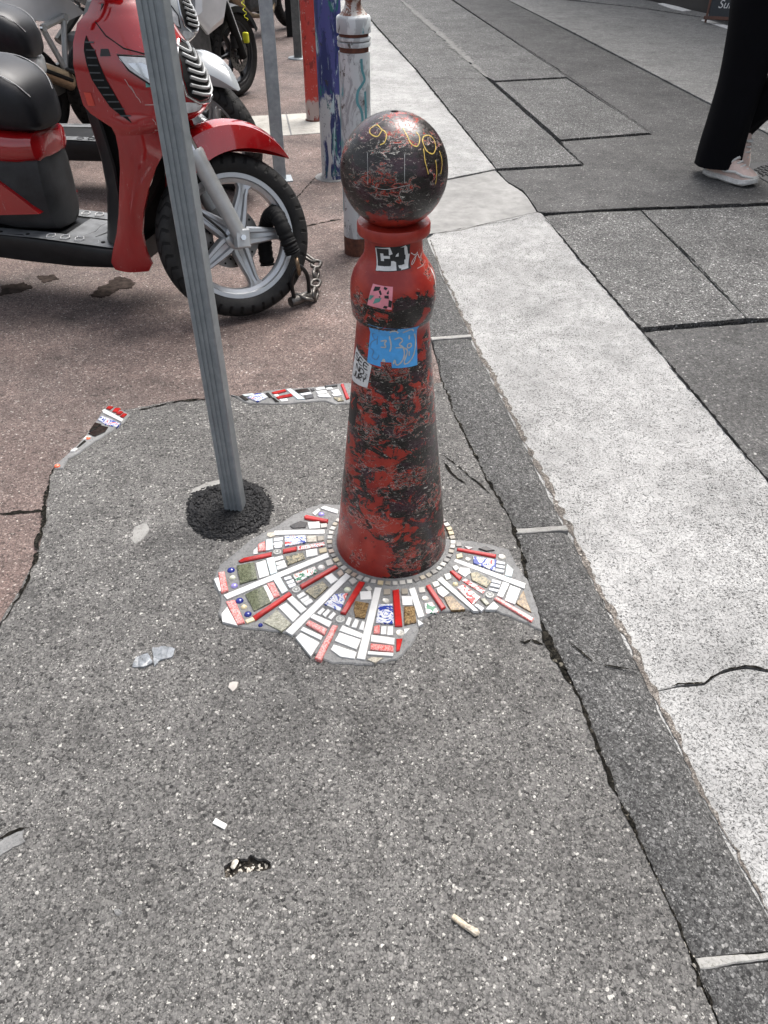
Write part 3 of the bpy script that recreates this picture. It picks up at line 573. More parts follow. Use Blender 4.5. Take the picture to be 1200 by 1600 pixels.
TILES_F = [('O', [(-0.4996,2.2767),(-0.4909,2.284),(-0.4675,2.2547),(-0.4766,2.2511)]),
 ('L', [(-0.489,2.284),(-0.4589,2.2914),(-0.4443,2.284),(-0.4802,2.2767)]),
 ('U', [(-0.469,2.2657),(-0.4433,2.2914),(-0.4199,2.2914),(-0.4018,2.2693),(-0.4329,2.2402)]),
 ('O', [(-0.4106,2.2952),(-0.4033,2.2989),(-0.3886,2.273),(-0.396,2.2693)]),
 ('O', [(-0.3878,2.2657),(-0.3801,2.2657),(-0.3602,2.2424),(-0.3715,2.2402)]),
 ('R', [(-0.3896,2.2989),(-0.3468,2.3191),(-0.342,2.3101),(-0.3808,2.2892)]),
 ('R', [(-0.3708,2.2693),(-0.3225,2.29),(-0.3175,2.2789),(-0.364,2.2598)]),
 ('W', [(-0.3821,2.284),(-0.3689,2.2877),(-0.3639,2.2767),(-0.3732,2.273)]),
 ('W', [(-0.3577,2.2547),(-0.3351,2.2598),(-0.33,2.2475),(-0.3506,2.2424)]),
 ('L', [(-0.3411,2.3214),(-0.3277,2.3252),(-0.2732,2.2584),(-0.2962,2.2569)]),
 ('O', [(-0.3094,2.3176),(-0.2689,2.3267),(-0.261,2.3116),(-0.3001,2.3011)]),
 ('G', [(-0.2915,2.2914),(-0.2572,2.3026),(-0.2525,2.2914),(-0.2829,2.2818)]),
 ('O', [(-0.275,2.2803),(-0.2484,2.2877),(-0.243,2.2671),(-0.2694,2.2584)]),
 ('W', [(-0.2395,2.329),(-0.2124,2.3366),(-0.2058,2.3252),(-0.2348,2.3176)]),
 ('W', [(-0.236,2.3064),(-0.2033,2.3161),(-0.1984,2.2989),(-0.2292,2.2914)]),
 ('W', [(-0.2305,2.2818),(-0.1941,2.2914),(-0.1851,2.2693),(-0.224,2.2715)]),
 ('O', [(-0.207,2.3442),(-0.1679,2.3542),(-0.1664,2.3465),(-0.2026,2.3366)]),
 ('W', [(-0.2021,2.329),(-0.1846,2.3328),(-0.1801,2.3214),(-0.1996,2.3191)]),
 ('G', [(-0.1856,2.3139),(-0.1605,2.3214),(-0.1471,2.284),(-0.1624,2.2789)]),
 ('W', [(-0.1803,2.2877),(-0.1689,2.2929),(-0.1643,2.2789),(-0.172,2.2767)]),
 ('M', [(-0.1714,2.2657),(-0.1465,2.2715),(-0.1378,2.2475),(-0.157,2.2453)]),
 ('R', [(-0.1521,2.3542),(-0.1443,2.3573),(-0.1199,2.262),(-0.1286,2.2569)]),
 ('O', [(-0.2569,2.3252),(-0.2472,2.3267),(-0.2445,2.3161),(-0.252,2.3116)])]
ROUNDS = [('blue', [(-0.398,1.4202),(-0.3875,1.4202)]),
 ('blue', [(-0.36,1.3115),(-0.3496,1.3115)]),
 ('blue', [(-0.333,1.2665),(-0.3232,1.2665)]),
 ('blue', [(-0.2979,1.2308),(-0.2918,1.2308)]),
 ('lilac', [(-0.3809,1.3633),(-0.3714,1.3633)]),
 ('pgreen', [(-0.3899,1.3928),(-0.3815,1.3928)]),
 ('cream', [(-0.3459,1.2903),(-0.3378,1.2903)]),
 ('wheel', [(-0.2848,1.4873),(-0.2737,1.4873)]),
 ('wheel', [(-0.2219,1.3476),(-0.2106,1.3476)]),
 ('wheel', [(-0.1062,1.2485),(-0.0942,1.2485)]),
 ('white', [(-0.1637,1.4302),(-0.1536,1.4302)]),
 ('pgreen', [(-0.0926,1.3502),(-0.0831,1.3502)]),
 ('lilac', [(-0.1772,1.6448),(-0.168,1.6448)]),
 ('shell', [(0.3124,1.4695),(0.3235,1.4695)]),
 ('shell', [(0.2218,1.4603),(0.2302,1.4603)]),
 ('wheel', [(0.2649,1.3294),(0.2762,1.3294)]),
 ('cream', [(0.1814,1.3687),(0.1888,1.3687)]),
 ('shell', [(0.1031,1.3184),(0.1131,1.3184)]),
 ('shell', [(0.004,1.3103),(0.0139,1.3103)]),
 ('shell', [(0.0382,1.206),(0.0496,1.206)]),
 ('orange', [(-0.9495,2.0229),(-0.9415,2.0229)]),
 ('orange', [(-0.9997,1.8742),(-0.9903,1.8742)])]
def glaze(name, col, rough=.18, var=.12): return plain(name, col, rough, 0, .3, var, 30)
def painted(name, stops, scale):
    m = MT(name); co = m.co(world=True); n = m.noise(co, scale, 3, .6, 2.2)
    m.set(col=m.ramp(n, stops, 'CONSTANT'), rough=.15, coat=.4); return m.m
def marbled(name, a, b, scale=90):
    m = MT(name); co = m.co(world=True); n = m.noise(co, scale, 5, .7, 1.5)
    m.set(col=m.ramp(n, [(.4, a), (.62, b)]), rough=.12, coat=.5); return m.m
TM = {'W': glaze('white_glaze', (.55, .55, .535)), 'R': glaze('red_glaze', (.36, .016, .014), .14, .4), 'K': marbled('pink_glaze', (.5, .07, .06), (.58, .34, .32), 120),
 'L': glaze('pale_glass', (.48, .54, .55), .1), 'G': glaze('pale_grey_glaze', (.56, .57, .58)), 'M': marbled('green_brown_glass', (.03, .035, .02), (.3, .25, .15)),
 'D': marbled('olive_glass', (.035, .04, .022), (.16, .17, .11), 160), 'S': marbled('olive_grey_glass', (.13, .13, .09), (.3, .29, .23)), 'N': marbled('brown_glass', (.05, .03, .012), (.28, .19, .09)),
 'O': marbled('black_glass', (.006, .006, .006), (.035, .03, .025)), 'T': marbled('stone_chip', (.22, .2, .16), (.42, .39, .33)), 'Y': glaze('cream_glaze', (.6, .52, .34)),
 'U': painted('blue_painted_glaze', [(0, (.02, .04, .22)), (.43, (.5, .51, .52)), (.52, (.03, .07, .3)), (.56, (.52, .52, .53)), (.61, (.42, .04, .04))], 21),
 'P': painted('red_painted_glaze', [(0, (.4, .025, .025)), (.43, (.52, .49, .48)), (.51, (.42, .04, .03)), (.55, (.52, .51, .5)), (.62, (.04, .08, .28))], 24),
 'E': painted('green_painted_glaze', [(0, (.015, .13, .06)), (.45, (.52, .52, .51)), (.56, (.42, .09, .03)), (.6, (.52, .51, .5))], 22)}
BEI = [glaze('beige_%d' % i, tuple(x*.72 for x in c), .35) for i, c in enumerate(((.42, .37, .29), (.5, .48, .44), (.3, .27, .22), (.5, .42, .27), (.2, .19, .18), (.55, .54, .5), (.44, .34, .27)))]
RM = {'blue': glaze('cobalt_gem', (.012, .02, .17), .08), 'lilac': glaze('lilac_gem', (.25, .22, .5), .08), 'pgreen': glaze('pale_green_gem', (.5, .52, .4), .08), 'cream': glaze('cream_gem', (.55, .48, .3), .1),
 'wheel': glaze('relief_button', (.42, .42, .4), .4), 'white': glaze('white_gem', (.68, .66, .62), .15), 'shell': marbled('shell', (.3, .29, .26), (.55, .53, .48)), 'orange': glaze('orange_glaze', (.62, .13, .06), .2)}
mo = thing('mosaic', 'fan shaped mosaic of red, white and painted tiles around the foot of the bollard', 'mosaic')
bed = [(-0.4391,1.385),(-0.4316,1.4392),(-0.3912,1.4958),(-0.3582,1.5444),(-0.3028,1.5976),(-0.2406,1.6613),(-0.1845,1.6957),(-0.1381,1.6899),(0.0182,1.6613),(0.1661,1.547),(0.2608,1.5315),(0.3301,1.5008),(0.3493,1.4392),(0.3661,1.3919),(0.3741,1.3352),(0.3807,1.2148),(0.3125,1.2578),(0.2679,1.2788),(0.1893,1.2809),(0.1288,1.2703),(0.0966,1.2494),(0.0798,1.2127),(0.0631,1.1655),(0.0296,1.1276),(-0.0294,1.1127),(-0.1177,1.1164),(-0.167,1.1464),(-0.2008,1.1928),(-0.2454,1.2127),(-0.3078,1.2208),(-0.3783,1.2289),(-0.4108,1.2661),(-0.4115,1.3176)]
obj('mortar_bed', prism(jag(bed, .01, .004, 77), 0, .0105, .003), M['mortar'], mo)
rnd = random.Random(11)
def put(par, tiles):
    for k, P in tiles:
        mt = TM[k] if k != 'B' else rnd.choice(BEI)
        z = .0135+rnd.random()*.002
        if k in 'RK': z += .0025
        P = [(a.x, a.y) for a in inset(P, -.0013 if k not in 'GB' else -.0006)]
        if k in 'DMNSO': q = jag(P, .012, .0012, rnd.randint(0, 999))
        else: q = P
        b = .0009 if k not in 'RK' else .0022
        vf = prism(q, .004, z, b)
        tl_ = Matrix.Translation((q[0][0], q[0][1], 0)) @ Matrix.Rotation((rnd.random()-.5)*.03, 4, 'X') @ Matrix.Rotation((rnd.random()-.5)*.03, 4, 'Y') @ Matrix.Translation((-q[0][0], -q[0][1], 0))
        obj('tile', xf(vf, tl_), mt, par)
put(mo, TILES_C); put(mo, TILES_D)
BCX, BCY = .0195, 1.538
for i in range(44):
    a = R(-215+i*6.4)
    if a > R(42): break
    r_ = .1665+.0015*rnd.random()
    s_ = .0125+.002*rnd.random()
    obj('tile', xf(prism([(-s_/2, -s_/2), (s_/2, -s_/2), (s_/2, s_/2), (-s_/2, s_/2)], .004, .0138+rnd.random()*.001, .0009), Matrix.Translation((BCX+r_*math.cos(a), BCY+r_*math.sin(a), 0)) @ Matrix.Rotation(a+rnd.gauss(0, .06), 4, 'Z')), rnd.choice(BEI), mo)
def round_piece(kind, c, r):
    if kind == 'wheel': prof = [(r, 0), (r, .008), (r*.88, .0105), (r*.74, .0105), (r*.66, .0085), (r*.3, .0085), (r*.22, .0105), (r*.0, .0108)]
    elif kind == 'shell': prof = [(r, 0), (r, .006), (r*.8, .0095), (r*.5, .008), (0, .0085)]
    else: prof = [(r, 0), (r, .006), (r*.85, .009), (r*.5, .0115), (0, .0125)]
    vf = mv(lathe(prof, 20), c[0], c[1], .004)
    if kind == 'wheel': vf = join(vf, *[xf(rbox(r*.5, r*.09, .004, .0005, 1), Matrix.Translation((c[0], c[1], .0125)) @ Matrix.Rotation(k*PI/4, 4, 'Z') @ Matrix.Translation((r*.47, 0, 0))) for k in range(8)])
    return vf
edge1 = thing('mosaic', 'small tapering mosaic strip with orange discs at the edge of the brown pavement', 'mosaic')
obj('mortar_bed', prism(jag([(-0.9502,2.188),(-0.9464,2.2152),(-0.913,2.2122),(-0.8725,2.182),(-0.8518,2.1642),(-0.8606,2.1119),(-0.8862,2.0668),(-0.9233,2.0121),(-0.953,1.9488),(-0.9807,1.9131),(-0.9766,1.8634),(-1.005,1.861),(-1.0145,1.8806),(-0.9999,1.908),(-0.9831,1.9488),(-0.965,2.0283),(-0.9588,2.0696),(-0.9542,2.1292)], .012, .003, 61), 0, .0105, .003), M['mortar'], edge1)
edge2 = thing('mosaic', 'narrow mosaic strip of white, black and red shards behind the bollard', 'mosaic')
obj('mortar_bed', prism(jag([(-0.5328,2.2914),(-0.4967,2.284),(-0.4408,2.3026),(-0.3922,2.3214),(-0.3422,2.3328),(-0.2679,2.3404),(-0.2134,2.3519),(-0.1468,2.3712),(-0.0908,2.3635),(-0.0651,2.2657),(-0.1145,2.2402),(-0.1639,2.2295),(-0.2034,2.2511),(-0.2798,2.2438),(-0.3325,2.233),(-0.3856,2.2295),(-0.4631,2.2366),(-0.4969,2.2584)], .012, .003, 62), 0, .0105, .003), M['mortar'], edge2)
put(edge1, TILES_E); put(edge2, TILES_F)
for k, (c, e) in ROUNDS:
    obj('glass_gem' if k in ('blue', 'lilac', 'pgreen', 'white', 'cream') else 'round_tile', round_piece(k, c, math.dist(c, e)), RM[k], edge1 if k == 'orange' else mo, 40)

# ------------------------------------------------------------ the bollard with the ball
PROF = [(.1484, 0), (.1484, .01), (.145, .03), (.1097, .353), (.0784, .660), (.080, .664), (.0875, .676), (.0905, .70), (.091, .73), (.0895, .748), (.084, .766), (.073, .785), (.0625, .80), (.0595, .812), (.0588, .835), (.060, .846), (.0735, .850), (.0735, .866), (.062, .872)]
BZ, BR = .9627, .1035
def Rz(z):
    if z >= .872: return math.sqrt(max(0, BR*BR-(z-BZ)**2))
    for (r0, z0), (r1, z1) in zip(PROF, PROF[1:]):
        if z0 <= z <= z1: return r0+(r1-r0)*(z-z0)/(z1-z0)
    return .14
def flaking(name):
    m = MT(name); co = m.co(); sep = m.n('SeparateXYZ', Vector=co); x, z = sep.outputs[0], sep.outputs[2]
    zb = m.ramp(m.math('DIVIDE', z, 1.1), [(0, .47), (.04, .46), (.1, .5), (.18, .545), (.4, .55), (.5, .52), (.56, .48), (.59, .36), (.604, .2), (.61, .55), (.64, .54), (.665, .5), (.682, .42), (.69, .28), (.70, .2), (.785, .2), (.79, .4), (.81, .5), (.835, .63), (.87, .7), (.92, .66), (.955, .7), (.975, .78), (1, .85)])
    nA = m.noise(m.co((1, 1, 1.35)), 21, 11, .74, .9); nB = m.noise(m.co((1, 1, 1.5)), 5.5, 3, .6); nC = m.noise(m.co((1, 1, 2.8)), 85, 6, .72, 1.)
    k = m.math('ADD', m.math('ADD', m.math('SUBTRACT', nA, .5), m.math('MULTIPLY', m.math('SUBTRACT', nB, .5), .55)), m.math('ADD', m.math('SUBTRACT', zb, .5), m.math('MULTIPLY', x, .6)))
    redc = m.mix(m.ramp(m.noise(co, 11, 5, .6), [(.38, 0), (.62, 1)]), (.22, .012, .008), (.36, .034, .018))
    bright = m.mix(m.ramp(nC, [(.45, 0), (.6, 1)]), (.34, .03, .015), (.42, .05, .025))
    white = m.mix(m.ramp(m.noise(co, 30, 3), [(.4, 0), (.6, 1)]), (.3, .27, .22), (.66, .64, .58))
    black = m.mix(m.ramp(m.noise(m.co((1, 1, 2)), 15, 5, .65), [(.5, 0), (.62, 1)]), (.009, .007, .006), (.035, .013, .02))
    wm = m.ramp(m.noise(co, 24, 4, .6), [(.52, 0), (.57, 1)])
    c = m.mix(m.math('MULTIPLY', wm, m.ramp(k, [(-.012, 0), (-.009, 1)])), redc, white)
    c = m.mix(m.ramp(k, [(.0, 0), (.003, 1)]), c, black)
    # scrapes: white primer and bright older red showing in clusters
    n2 = m.noise(m.co((1, 1, 1.5)), 48, 9, .72, 1.2); q = m.math('ADD', n2, m.math('MULTIPLY', m.math('SUBTRACT', m.noise(m.co((1, 1, 1.4)), 8, 4), .5), 1.0))
    q = m.math('ADD', q, m.math('MULTIPLY', m.math('SUBTRACT', zb, .5), .3))
    c = m.mix(m.ramp(q, [(.608, 0), (.612, 1)]), c, white); c = m.mix(m.ramp(q, [(.622, 0), (.627, 1)]), c, m.mix(m.ramp(nC, [(.5, 0), (.52, 1)]), bright, black))
    c = m.mix(m.ramp(q, [(.7, 0), (.705, 1)]), c, black)
    c = m.mix(m.math('MULTIPLY', m.ramp(nC, [(.61, 0), (.63, 1)]), m.ramp(k, [(-.1, 0), (-.04, 1), (.1, 1), (.2, .3)])), c, white)
    h = m.math('ADD', m.ramp(k, [(-.012, 1), (.004, 0)]), m.math('MULTIPLY', m.ramp(q, [(.61, 1), (.65, 0)]), .6))
    m.set(col=c, rough=m.ramp(m.math('ADD', nC, m.math('MULTIPLY', h, .1)), [(.4, .2), (.75, .5)]), coat=.1, spec=.45)
    m.bump(m.math('ADD', h, m.math('MULTIPLY', nC, .25)), .8, .0016)
    return m.m
M['flake'] = flaking('flaking_red_paint')
bo = thing('bollard', 'tall cone bollard with ball top in flaking red and black paint on the mosaic', 'bollard', (BCX, BCY, .006))
bo.location.z = 0
def subdiv(P, n=5):
    out = []
    for (r0, z0), (r1, z1) in zip(P, P[1:]):
        k = max(1, int(abs(z1-z0)/.02)); out += [(r0+(r1-r0)*j/k, z0+(z1-z0)*j/k) for j in range(k)]
    return out+[P[-1]]
body = obj('body', lathe(subdiv([(r, z) for r, z in PROF if z < .848]), 72), M['flake'], bo, 40)
obj('collar', lathe([(.056, .8445), (.0725, .8475), (.0738, .850), (.0738, .866), (.072, .869), (.05, .8695)], 72), M['flake'], bo, 40)
pr = []
for i in range(33):
    a = -PI/2+PI*i/32; r_, z_ = BR*math.cos(a), BZ+BR*math.sin(a)
    if r_ < .0085 and z_ > BZ: continue
    if z_ > .866: pr.append((r_, z_))
pr = [(.04, .866)]+pr+[(.0075, 1.0658), (.0068, 1.064), (.0066, 1.045), (.0001, 1.045)]
ball = obj('ball', lathe(pr, 72), M['flake'], bo, 50)
M['black_matte'] = plain('black_matte', (.004, .004, .004), .7, spec=.2)
obj('lifting_hole', mv(lathe([(.0064, 0), (.0064, .012), (0, .012)], 20), 0, 0, 1.0465), M['black_matte'], ball)
def on(theta, z, off):
    r_ = Rz(z)+off; a = R(theta); return Vector((r_*math.cos(a), r_*math.sin(a), z))
def uvq(Q, u, v):   # Q: corners (theta,z) top-left, top-right, bottom-right, bottom-left
    a = [Q[0][i]+(Q[1][i]-Q[0][i])*u for i in (0, 1)]; b = [Q[3][i]+(Q[2][i]-Q[3][i])*u for i in (0, 1)]
    return tuple(a[i]+(b[i]-a[i])*v for i in (0, 1))
def patch(Q, sub, off, n=8, m=8):   # sub: quad in unit coordinates of the sticker
    V = []
    for j in range(m+1):
        for i in range(n+1):
            u_, v_ = i/n, j/m
            a = [sub[0][k]+(sub[1][k]-sub[0][k])*u_ for k in (0, 1)]; b = [sub[3][k]+(sub[2][k]-sub[3][k])*u_ for k in (0, 1)]
            t, z = uvq(Q, a[0]+(b[0]-a[0])*v_, a[1]+(b[1]-a[1])*v_); V.append(on(t, z, off))
    return V, [(j*(n+1)+i, j*(n+1)+i+1, (j+1)*(n+1)+i+1, (j+1)*(n+1)+i) for j in range(m) for i in range(n)]
def rect(x0, y0, x1, y1): return [(x0, y0), (x1, y0), (x1, y1), (x0, y1)]
FULL = rect(0, 0, 1, 1)
def stroke(pts, wd, off, Q=None):   # ribbon hugging the surface; pts (theta,z) or unit coordinates of Q
    if Q: pts = [uvq(Q, *q) for q in pts]
    P = spline([(a, z, 0) for a, z in pts], 7); V = []
    W = [on(p.x, p.y, off) for p in P]
    for i, p in enumerate(P):
        t = (W[min(i+1, len(W)-1)]-W[max(i-1, 0)]).normalized(); c = Vector((0, 0, BZ)) if p.y > .872 else Vector((0, 0, p.y))
        nn = (W[i]-c).normalized(); s = t.cross(nn).normalized()
        ww = wd*.5*(.75+.5*abs(math.sin(i*.5+wd*900)))
        V += [W[i]+s*ww, W[i]-s*ww]
    return V, [(2*i, 2*i+1, 2*i+3, 2*i+2) for i in range(len(P)-1)]
INK = {k: plain('ink_'+k, c, r_, var=.18, vs=50) for k, c, r_ in (('black', (.01, .01, .011), .45), ('white', (.62, .62, .61), .5), ('blue', (.07, .34, .72), .4), ('silver', (.46, .46, .45), .35), ('pink', (.72, .25, .3), .5), ('green', (.1, .27, .24), .5), ('yellow', (.5, .36, .08), .5), ('red', (.5, .05, .03), .5), ('dblue', (.09, .22, .42), .5))}
# black and white C4 sticker
Q = [(-129.33,0.8351),(-57.22,0.8406),(-58.93,0.7942),(-121.4,0.7898)]
st = obj('sticker', patch(Q, FULL, .0004), INK['black'], bo)
st['label'] = 'black and white C4 sticker on the neck'
lw = [[(.01, .07), (.42, .02), (.42, .18), (.01, .18)], rect(.01, .15, .09, .98), rect(.02, .8, .5, .97), rect(.13, .28, .24, .6), rect(.24, .38, .42, .5), [(.37, .04), (.44, .02), (.5, .3), (.4, .36)], [(.45, .55), (.58, .66), (.58, .97), (.42, .97)], [(.72, .06), (.86, .0), (.9, .1), (.84, .2)], [(.82, .1), (.9, .06), (.94, .4), (.84, .4)], [(.86, .36), (1., .42), (.97, .62), (.86, .6)], [(.84, .6), (.97, .6), (.92, .96), (.7, .97)], [(.64, .8), (.84, .8), (.8, .97), (.66, .9)]]
obj('lettering', join(*[patch(Q, q, .0009, 4, 4) for q in lw]), INK['white'], st)
lb = [rect(.05, .08, .4, .27), rect(.05, .08, .15, .8), rect(.05, .6, .4, .8), [(.58, .12), (.66, .06), (.52, .46), (.43, .46)], rect(.43, .43, .86, .6), rect(.66, .06, .82, .78)]
obj('lettering', join(*[patch(Q, q, .0014, 4, 4) for q in lb]), INK['black'], st)
obj('counter', patch(Q, [(.6, .33), (.66, .26), (.66, .42), (.57, .42)], .0018, 3, 3), INK['white'], st)
# blue sticker with silver drawing
Q = [(-126.94,0.6802),(-51.19,0.6745),(-52.31,0.5832),(-130.51,0.5877)]
st = obj('sticker', patch(Q, FULL, .0004, 12, 8), INK['blue'], bo); st['label'] = 'blue sticker with silver graffiti letters'
sl = [[(.42, .3), (.44, .1), (.55, .08), (.62, .2), (.72, .1), (.86, .06), (.95, .25), (.96, .5), (.9, .75), (.78, .9), (.72, .86), (.78, .6), (.7, .5), (.55, .5)], [(.52, .3), (.62, .26), (.68, .33), (.62, .42), (.7, .5), (.72, .7), (.66, .86), (.58, .92), (.54, .8), (.52, .9)], [(.82, .2), (.82, .32)], [(.8, .42), (.78, .47), (.8, .52), (.86, .5), (.86, .43), (.8, .42)], [(.82, .6), (.82, .72)], [(.42, .25), (.46, .45), (.44, .6)], [(.25, .38), (.36, .34), (.33, .42), (.36, .5), (.26, .52)], [(.3, .9), (.34, .8), (.36, .9)]]
obj('drawing', join(*[stroke(q, .0028, .0009, Q) for q in sl]), INK['silver'], st)
dl = [[(.2, .08), (.12, .1), (.14, .22), (.06, .26), (.1, .36), (.16, .38)], [(.18, .34), (.06, .46), (.03, .6), (.12, .66), (.1, .82), (.2, .84), (.24, .72)], [(.2, .12), (.26, .18)], [(.18, .28), (.18, .48)]]
obj('drawing', join(*[stroke(q, .002, .0009, Q) for q in dl]), INK['dblue'], st)
obj('torn_spot', patch(Q, [(.28, .88), (.48, .86), (.5, 1.02), (.3, 1.05)], .0012, 5, 4), M['flake'], st)
# white sticker with black bubble letters, wrapped round the shaded flank
Q = [(-161.97,0.6055),(-122.24,0.5841),(-127.86,0.5284),(-174.97,0.517)]
st = obj('sticker', patch(Q, FULL, .0004, 10, 10), INK['white'], bo); st['label'] = 'white sticker with black bubble letters'
def letters(rows):
    out = []
    for txt, x0, y0, w_, h_ in rows:
        for i, ch in enumerate(txt):
            X = x0+i*w_
            G_ = {'E': [[(1, 0), (0, 0), (0, 1), (1, 1)], [(0, .5), (.8, .5)]], 'F': [[(1, 0), (0, 0), (0, 1)], [(0, .5), (.8, .5)]], 'N': [[(0, 1), (0, 0), (1, 1), (1, 0)]], 'D': [[(0, 0), (0, 1), (.8, .9), (1, .5), (.8, .1), (0, 0)]], 'U': [[(0, 0), (.1, .9), (.9, .9), (1, 0)]], 'R': [[(0, 1), (0, 0), (.9, .1), (.8, .5), (0, .5), (1, 1)]], 'Y': [[(0, 0), (.5, .5), (1, 0)], [(.5, .5), (.5, 1)]], 'S': [[(1, .05), (.1, .1), (.1, .45), (.9, .55), (.9, .95), (0, .95)]], 'O': [[(.5, 0), (0, .5), (.5, 1), (1, .5), (.5, 0)]], 'J': [[(1, 0), (.9, .9), (.2, 1), (0, .7)]]}[ch]
            for g in G_: out.append([(X+q[0]*w_*.72, y0+q[1]*h_) for q in g])
    return out
obj('lettering', join(*[stroke(q, .0026, .0009, Q) for q in letters((('SEE', .12, .08, .28, .2), ('ND', .3, .36, .26, .18), ('JURY', .2, .6, .18, .2)))]), INK['black'], st)
obj('lettering', join(*[stroke(q, .0008, .0009, Q) for q in [[(.8, .46), (.9, .44), (.84, .5), (.94, .5)], [(.78, .55), (.88, .53), (.82, .59), (.92, .58)], [(.82, .64), (.92, .63)]]]), INK['black'], st)
# dark sticker low on the flank with red drawing
Q = [(-176.29,0.4788),(-146.28,0.5),(-146.79,0.4166),(-174.9,0.4052)]
st = obj('sticker', patch(Q, FULL, .0004, 6, 8), INK['black'], bo); st['label'] = 'black sticker with red drawing on the shaded flank'
obj('drawing', join(*[stroke(q, .0022, .0009, Q) for q in [[(.3, .05), (.6, .2), (.4, .35), (.7, .5)], [(.8, .1), (.5, .3), (.75, .42)]]]), INK['red'], st)
# pink sticker with black and green letter shapes on the bulge
Q = [(-120.08,0.7684),(-91.1,0.7668),(-92.47,0.7212),(-126.15,0.7241)]
st = obj('sticker', patch(Q, FULL, .0004, 10, 10), INK['pink'], bo); st['label'] = 'torn pink sticker with black and green shapes on the bulge'
bk = [[(.15, .08), (.42, .05), (.4, .2), (.12, .3)], [(.45, .18), (.55, .35), (.48, .4), (.38, .25)], [(.6, .02), (.76, .06), (.7, .16), (.58, .12)], [(.74, .26), (.82, .14), (.84, .3), (.76, .32)], [(.66, .38), (.84, .36), (.86, .5), (.68, .5)], [(.86, .55), (1., .6), (.98, .9), (.86, .86)], [(.7, .84), (.84, .86), (.8, .98), (.66, .95)], [(.44, .45), (.5, .44), (.5, .5), (.44, .5)]]
obj('lettering', join(*[patch(Q, q, .0009, 4, 4) for q in bk]), INK['black'], st)
obj('lettering', join(*[patch(Q, q, .0009, 4, 4) for q in [[(.02, .5), (.24, .46), (.1, .7), (.02, .74)], [(.3, .58), (.56, .5), (.5, .7), (.24, .86), (.16, .84)]]]), INK['green'], st)
# marker scribbles
sc_ = [[(-55.05,0.8221),(-45.14,0.8157),(-37.26,0.8185),(-50.29,0.8022),(-55.35,0.7999),(-51.09,0.8073),(-37.2,0.8146),(-31.98,0.8066),(-16.4,0.8124),(-32.48,0.7993)], [(-46.3,0.7912),(-31.18,0.792),(-13.89,0.7949)]]
obj('scribble', join(*[stroke(q, .0014, .0006) for q in sc_]), INK['white'], bo)['label'] = 'white marker scribble beside the sticker'
yl = [[(-111.85,1.0477),(-127.61,1.0528),(-136.3,1.0476),(-130.9,1.0415),(-116.43,1.0391),(-111.85,1.0477),(-103.16,1.0426),(-103.98,1.0324),(-109.35,1.0285)], [(-75.06,1.0512),(-71.38,1.0406),(-68.68,1.0301),(-60.77,1.0255),(-52.52,1.0367),(-53.7,1.0439)], [(-45.32,1.0364),(-50.72,1.0301),(-49.87,1.0168),(-41.71,1.0099),(-32.7,1.0171),(-28.43,1.0298),(-35.16,1.0362),(-45.32,1.0364)], [(-53.58,1.0204),(-55.36,1.0015),(-53.26,0.9803)], [(-40.2,0.9992),(-41.09,0.9806),(-43.42,0.9593)], [(-28.02,1.0095),(-28.19,0.9949),(-34.61,0.9737)]]
obj('scribble', join(*[stroke(q, .0017, .0006) for q in yl]), INK['yellow'], bo)['label'] = 'yellow paint marker scribble on the ball'
wt = [[(-36.93,0.7573),(-25.89,0.7421),(-11.86,0.7076)], [(-72.8,0.7785),(-76.17,0.7746),(-74.11,0.7667),(-65.9,0.7641),(-57.77,0.7656)]]
dr = [[(-123.02,1.0154),(-119.31,0.9927),(-118.17,0.9653)], [(-78.85,1.0165),(-79.96,0.9936),(-80.2,0.9707)], [(-114.5,0.964),(-100.87,0.9596),(-84.73,0.9644),(-74.92,0.9679)]]
obj('paint_drip', join(*[stroke(q, .0007, .0006) for q in dr]), INK['silver'], bo)
obj('scribble', stroke([(-11.09,0.7783),(-11.66,0.7682),(-12.2,0.7552),(-15.06,0.7408)], .006, .0006), INK['white'], bo)
M['cem'] = M['mortar']
obj('cement_ring', lathe([(.147, .004), (.158, .006), (.1575, .0112), (.1475, .0135)], 64, False), M['mortar'], mo, 60)

# ------------------------------------------------------------ posts
def galv(name, a, b, rough=.42):
    m = MT(name); co = m.co(); n = m.noise(co, 22, 3, .5); v = m.n('SeparateColor', Color=m.n('TexVoronoi', Vector=co, Scale=70).outputs['Color']).outputs[0]
    col = m.mix(m.ramp(n, [(.3, 0), (.7, 1)]), a, b); col = m.mix(1, col, m.ramp(v, [(0, .94), (1, 1.06)]), 'MULTIPLY')
    col = m.mix(m.ramp(m.noise(co, 30, 6, .7), [(.68, 0), (.74, .6)]), col, (.1, .095, .09))
    m.set(col=col, rough=rough, metal=.35); return m.m
M['galv'] = galv('galvanised_steel', (.2, .222, .235), (.25, .272, .285))
M['galv_blue'] = galv('galvanised_blue_grey', (.24, .27, .29), (.36, .39, .41))
M['dark_steel'] = galv('dark_steel', (.07, .075, .075), (.13, .135, .13))
sp = thing('sign_post', 'tall grooved galvanised post set in fresh black asphalt in front of the red scooter', 'post', (-.4235, 1.672, 0), R(-9))
hw, hd = .0265, .02     # section: box profile with three rolled grooves on the wide faces
sec = [(-hw, -hd+.003), (-hw+.003, -hd)]
for gx in (-.0115, 0, .0115): sec += [(gx-.0035, -hd), (gx-.002, -hd+.0028), (gx+.002, -hd+.0028), (gx+.0035, -hd)]
sec += [(hw-.003, -hd), (hw, -hd+.003), (hw, hd-.003), (hw-.003, hd)]
for gx in (.0115, 0, -.0115): sec += [(gx+.0035, hd), (gx+.002, hd-.0028), (gx-.002, hd-.0028), (gx-.0035, hd)]
sec += [(-hw+.003, hd), (-hw, hd-.003)]
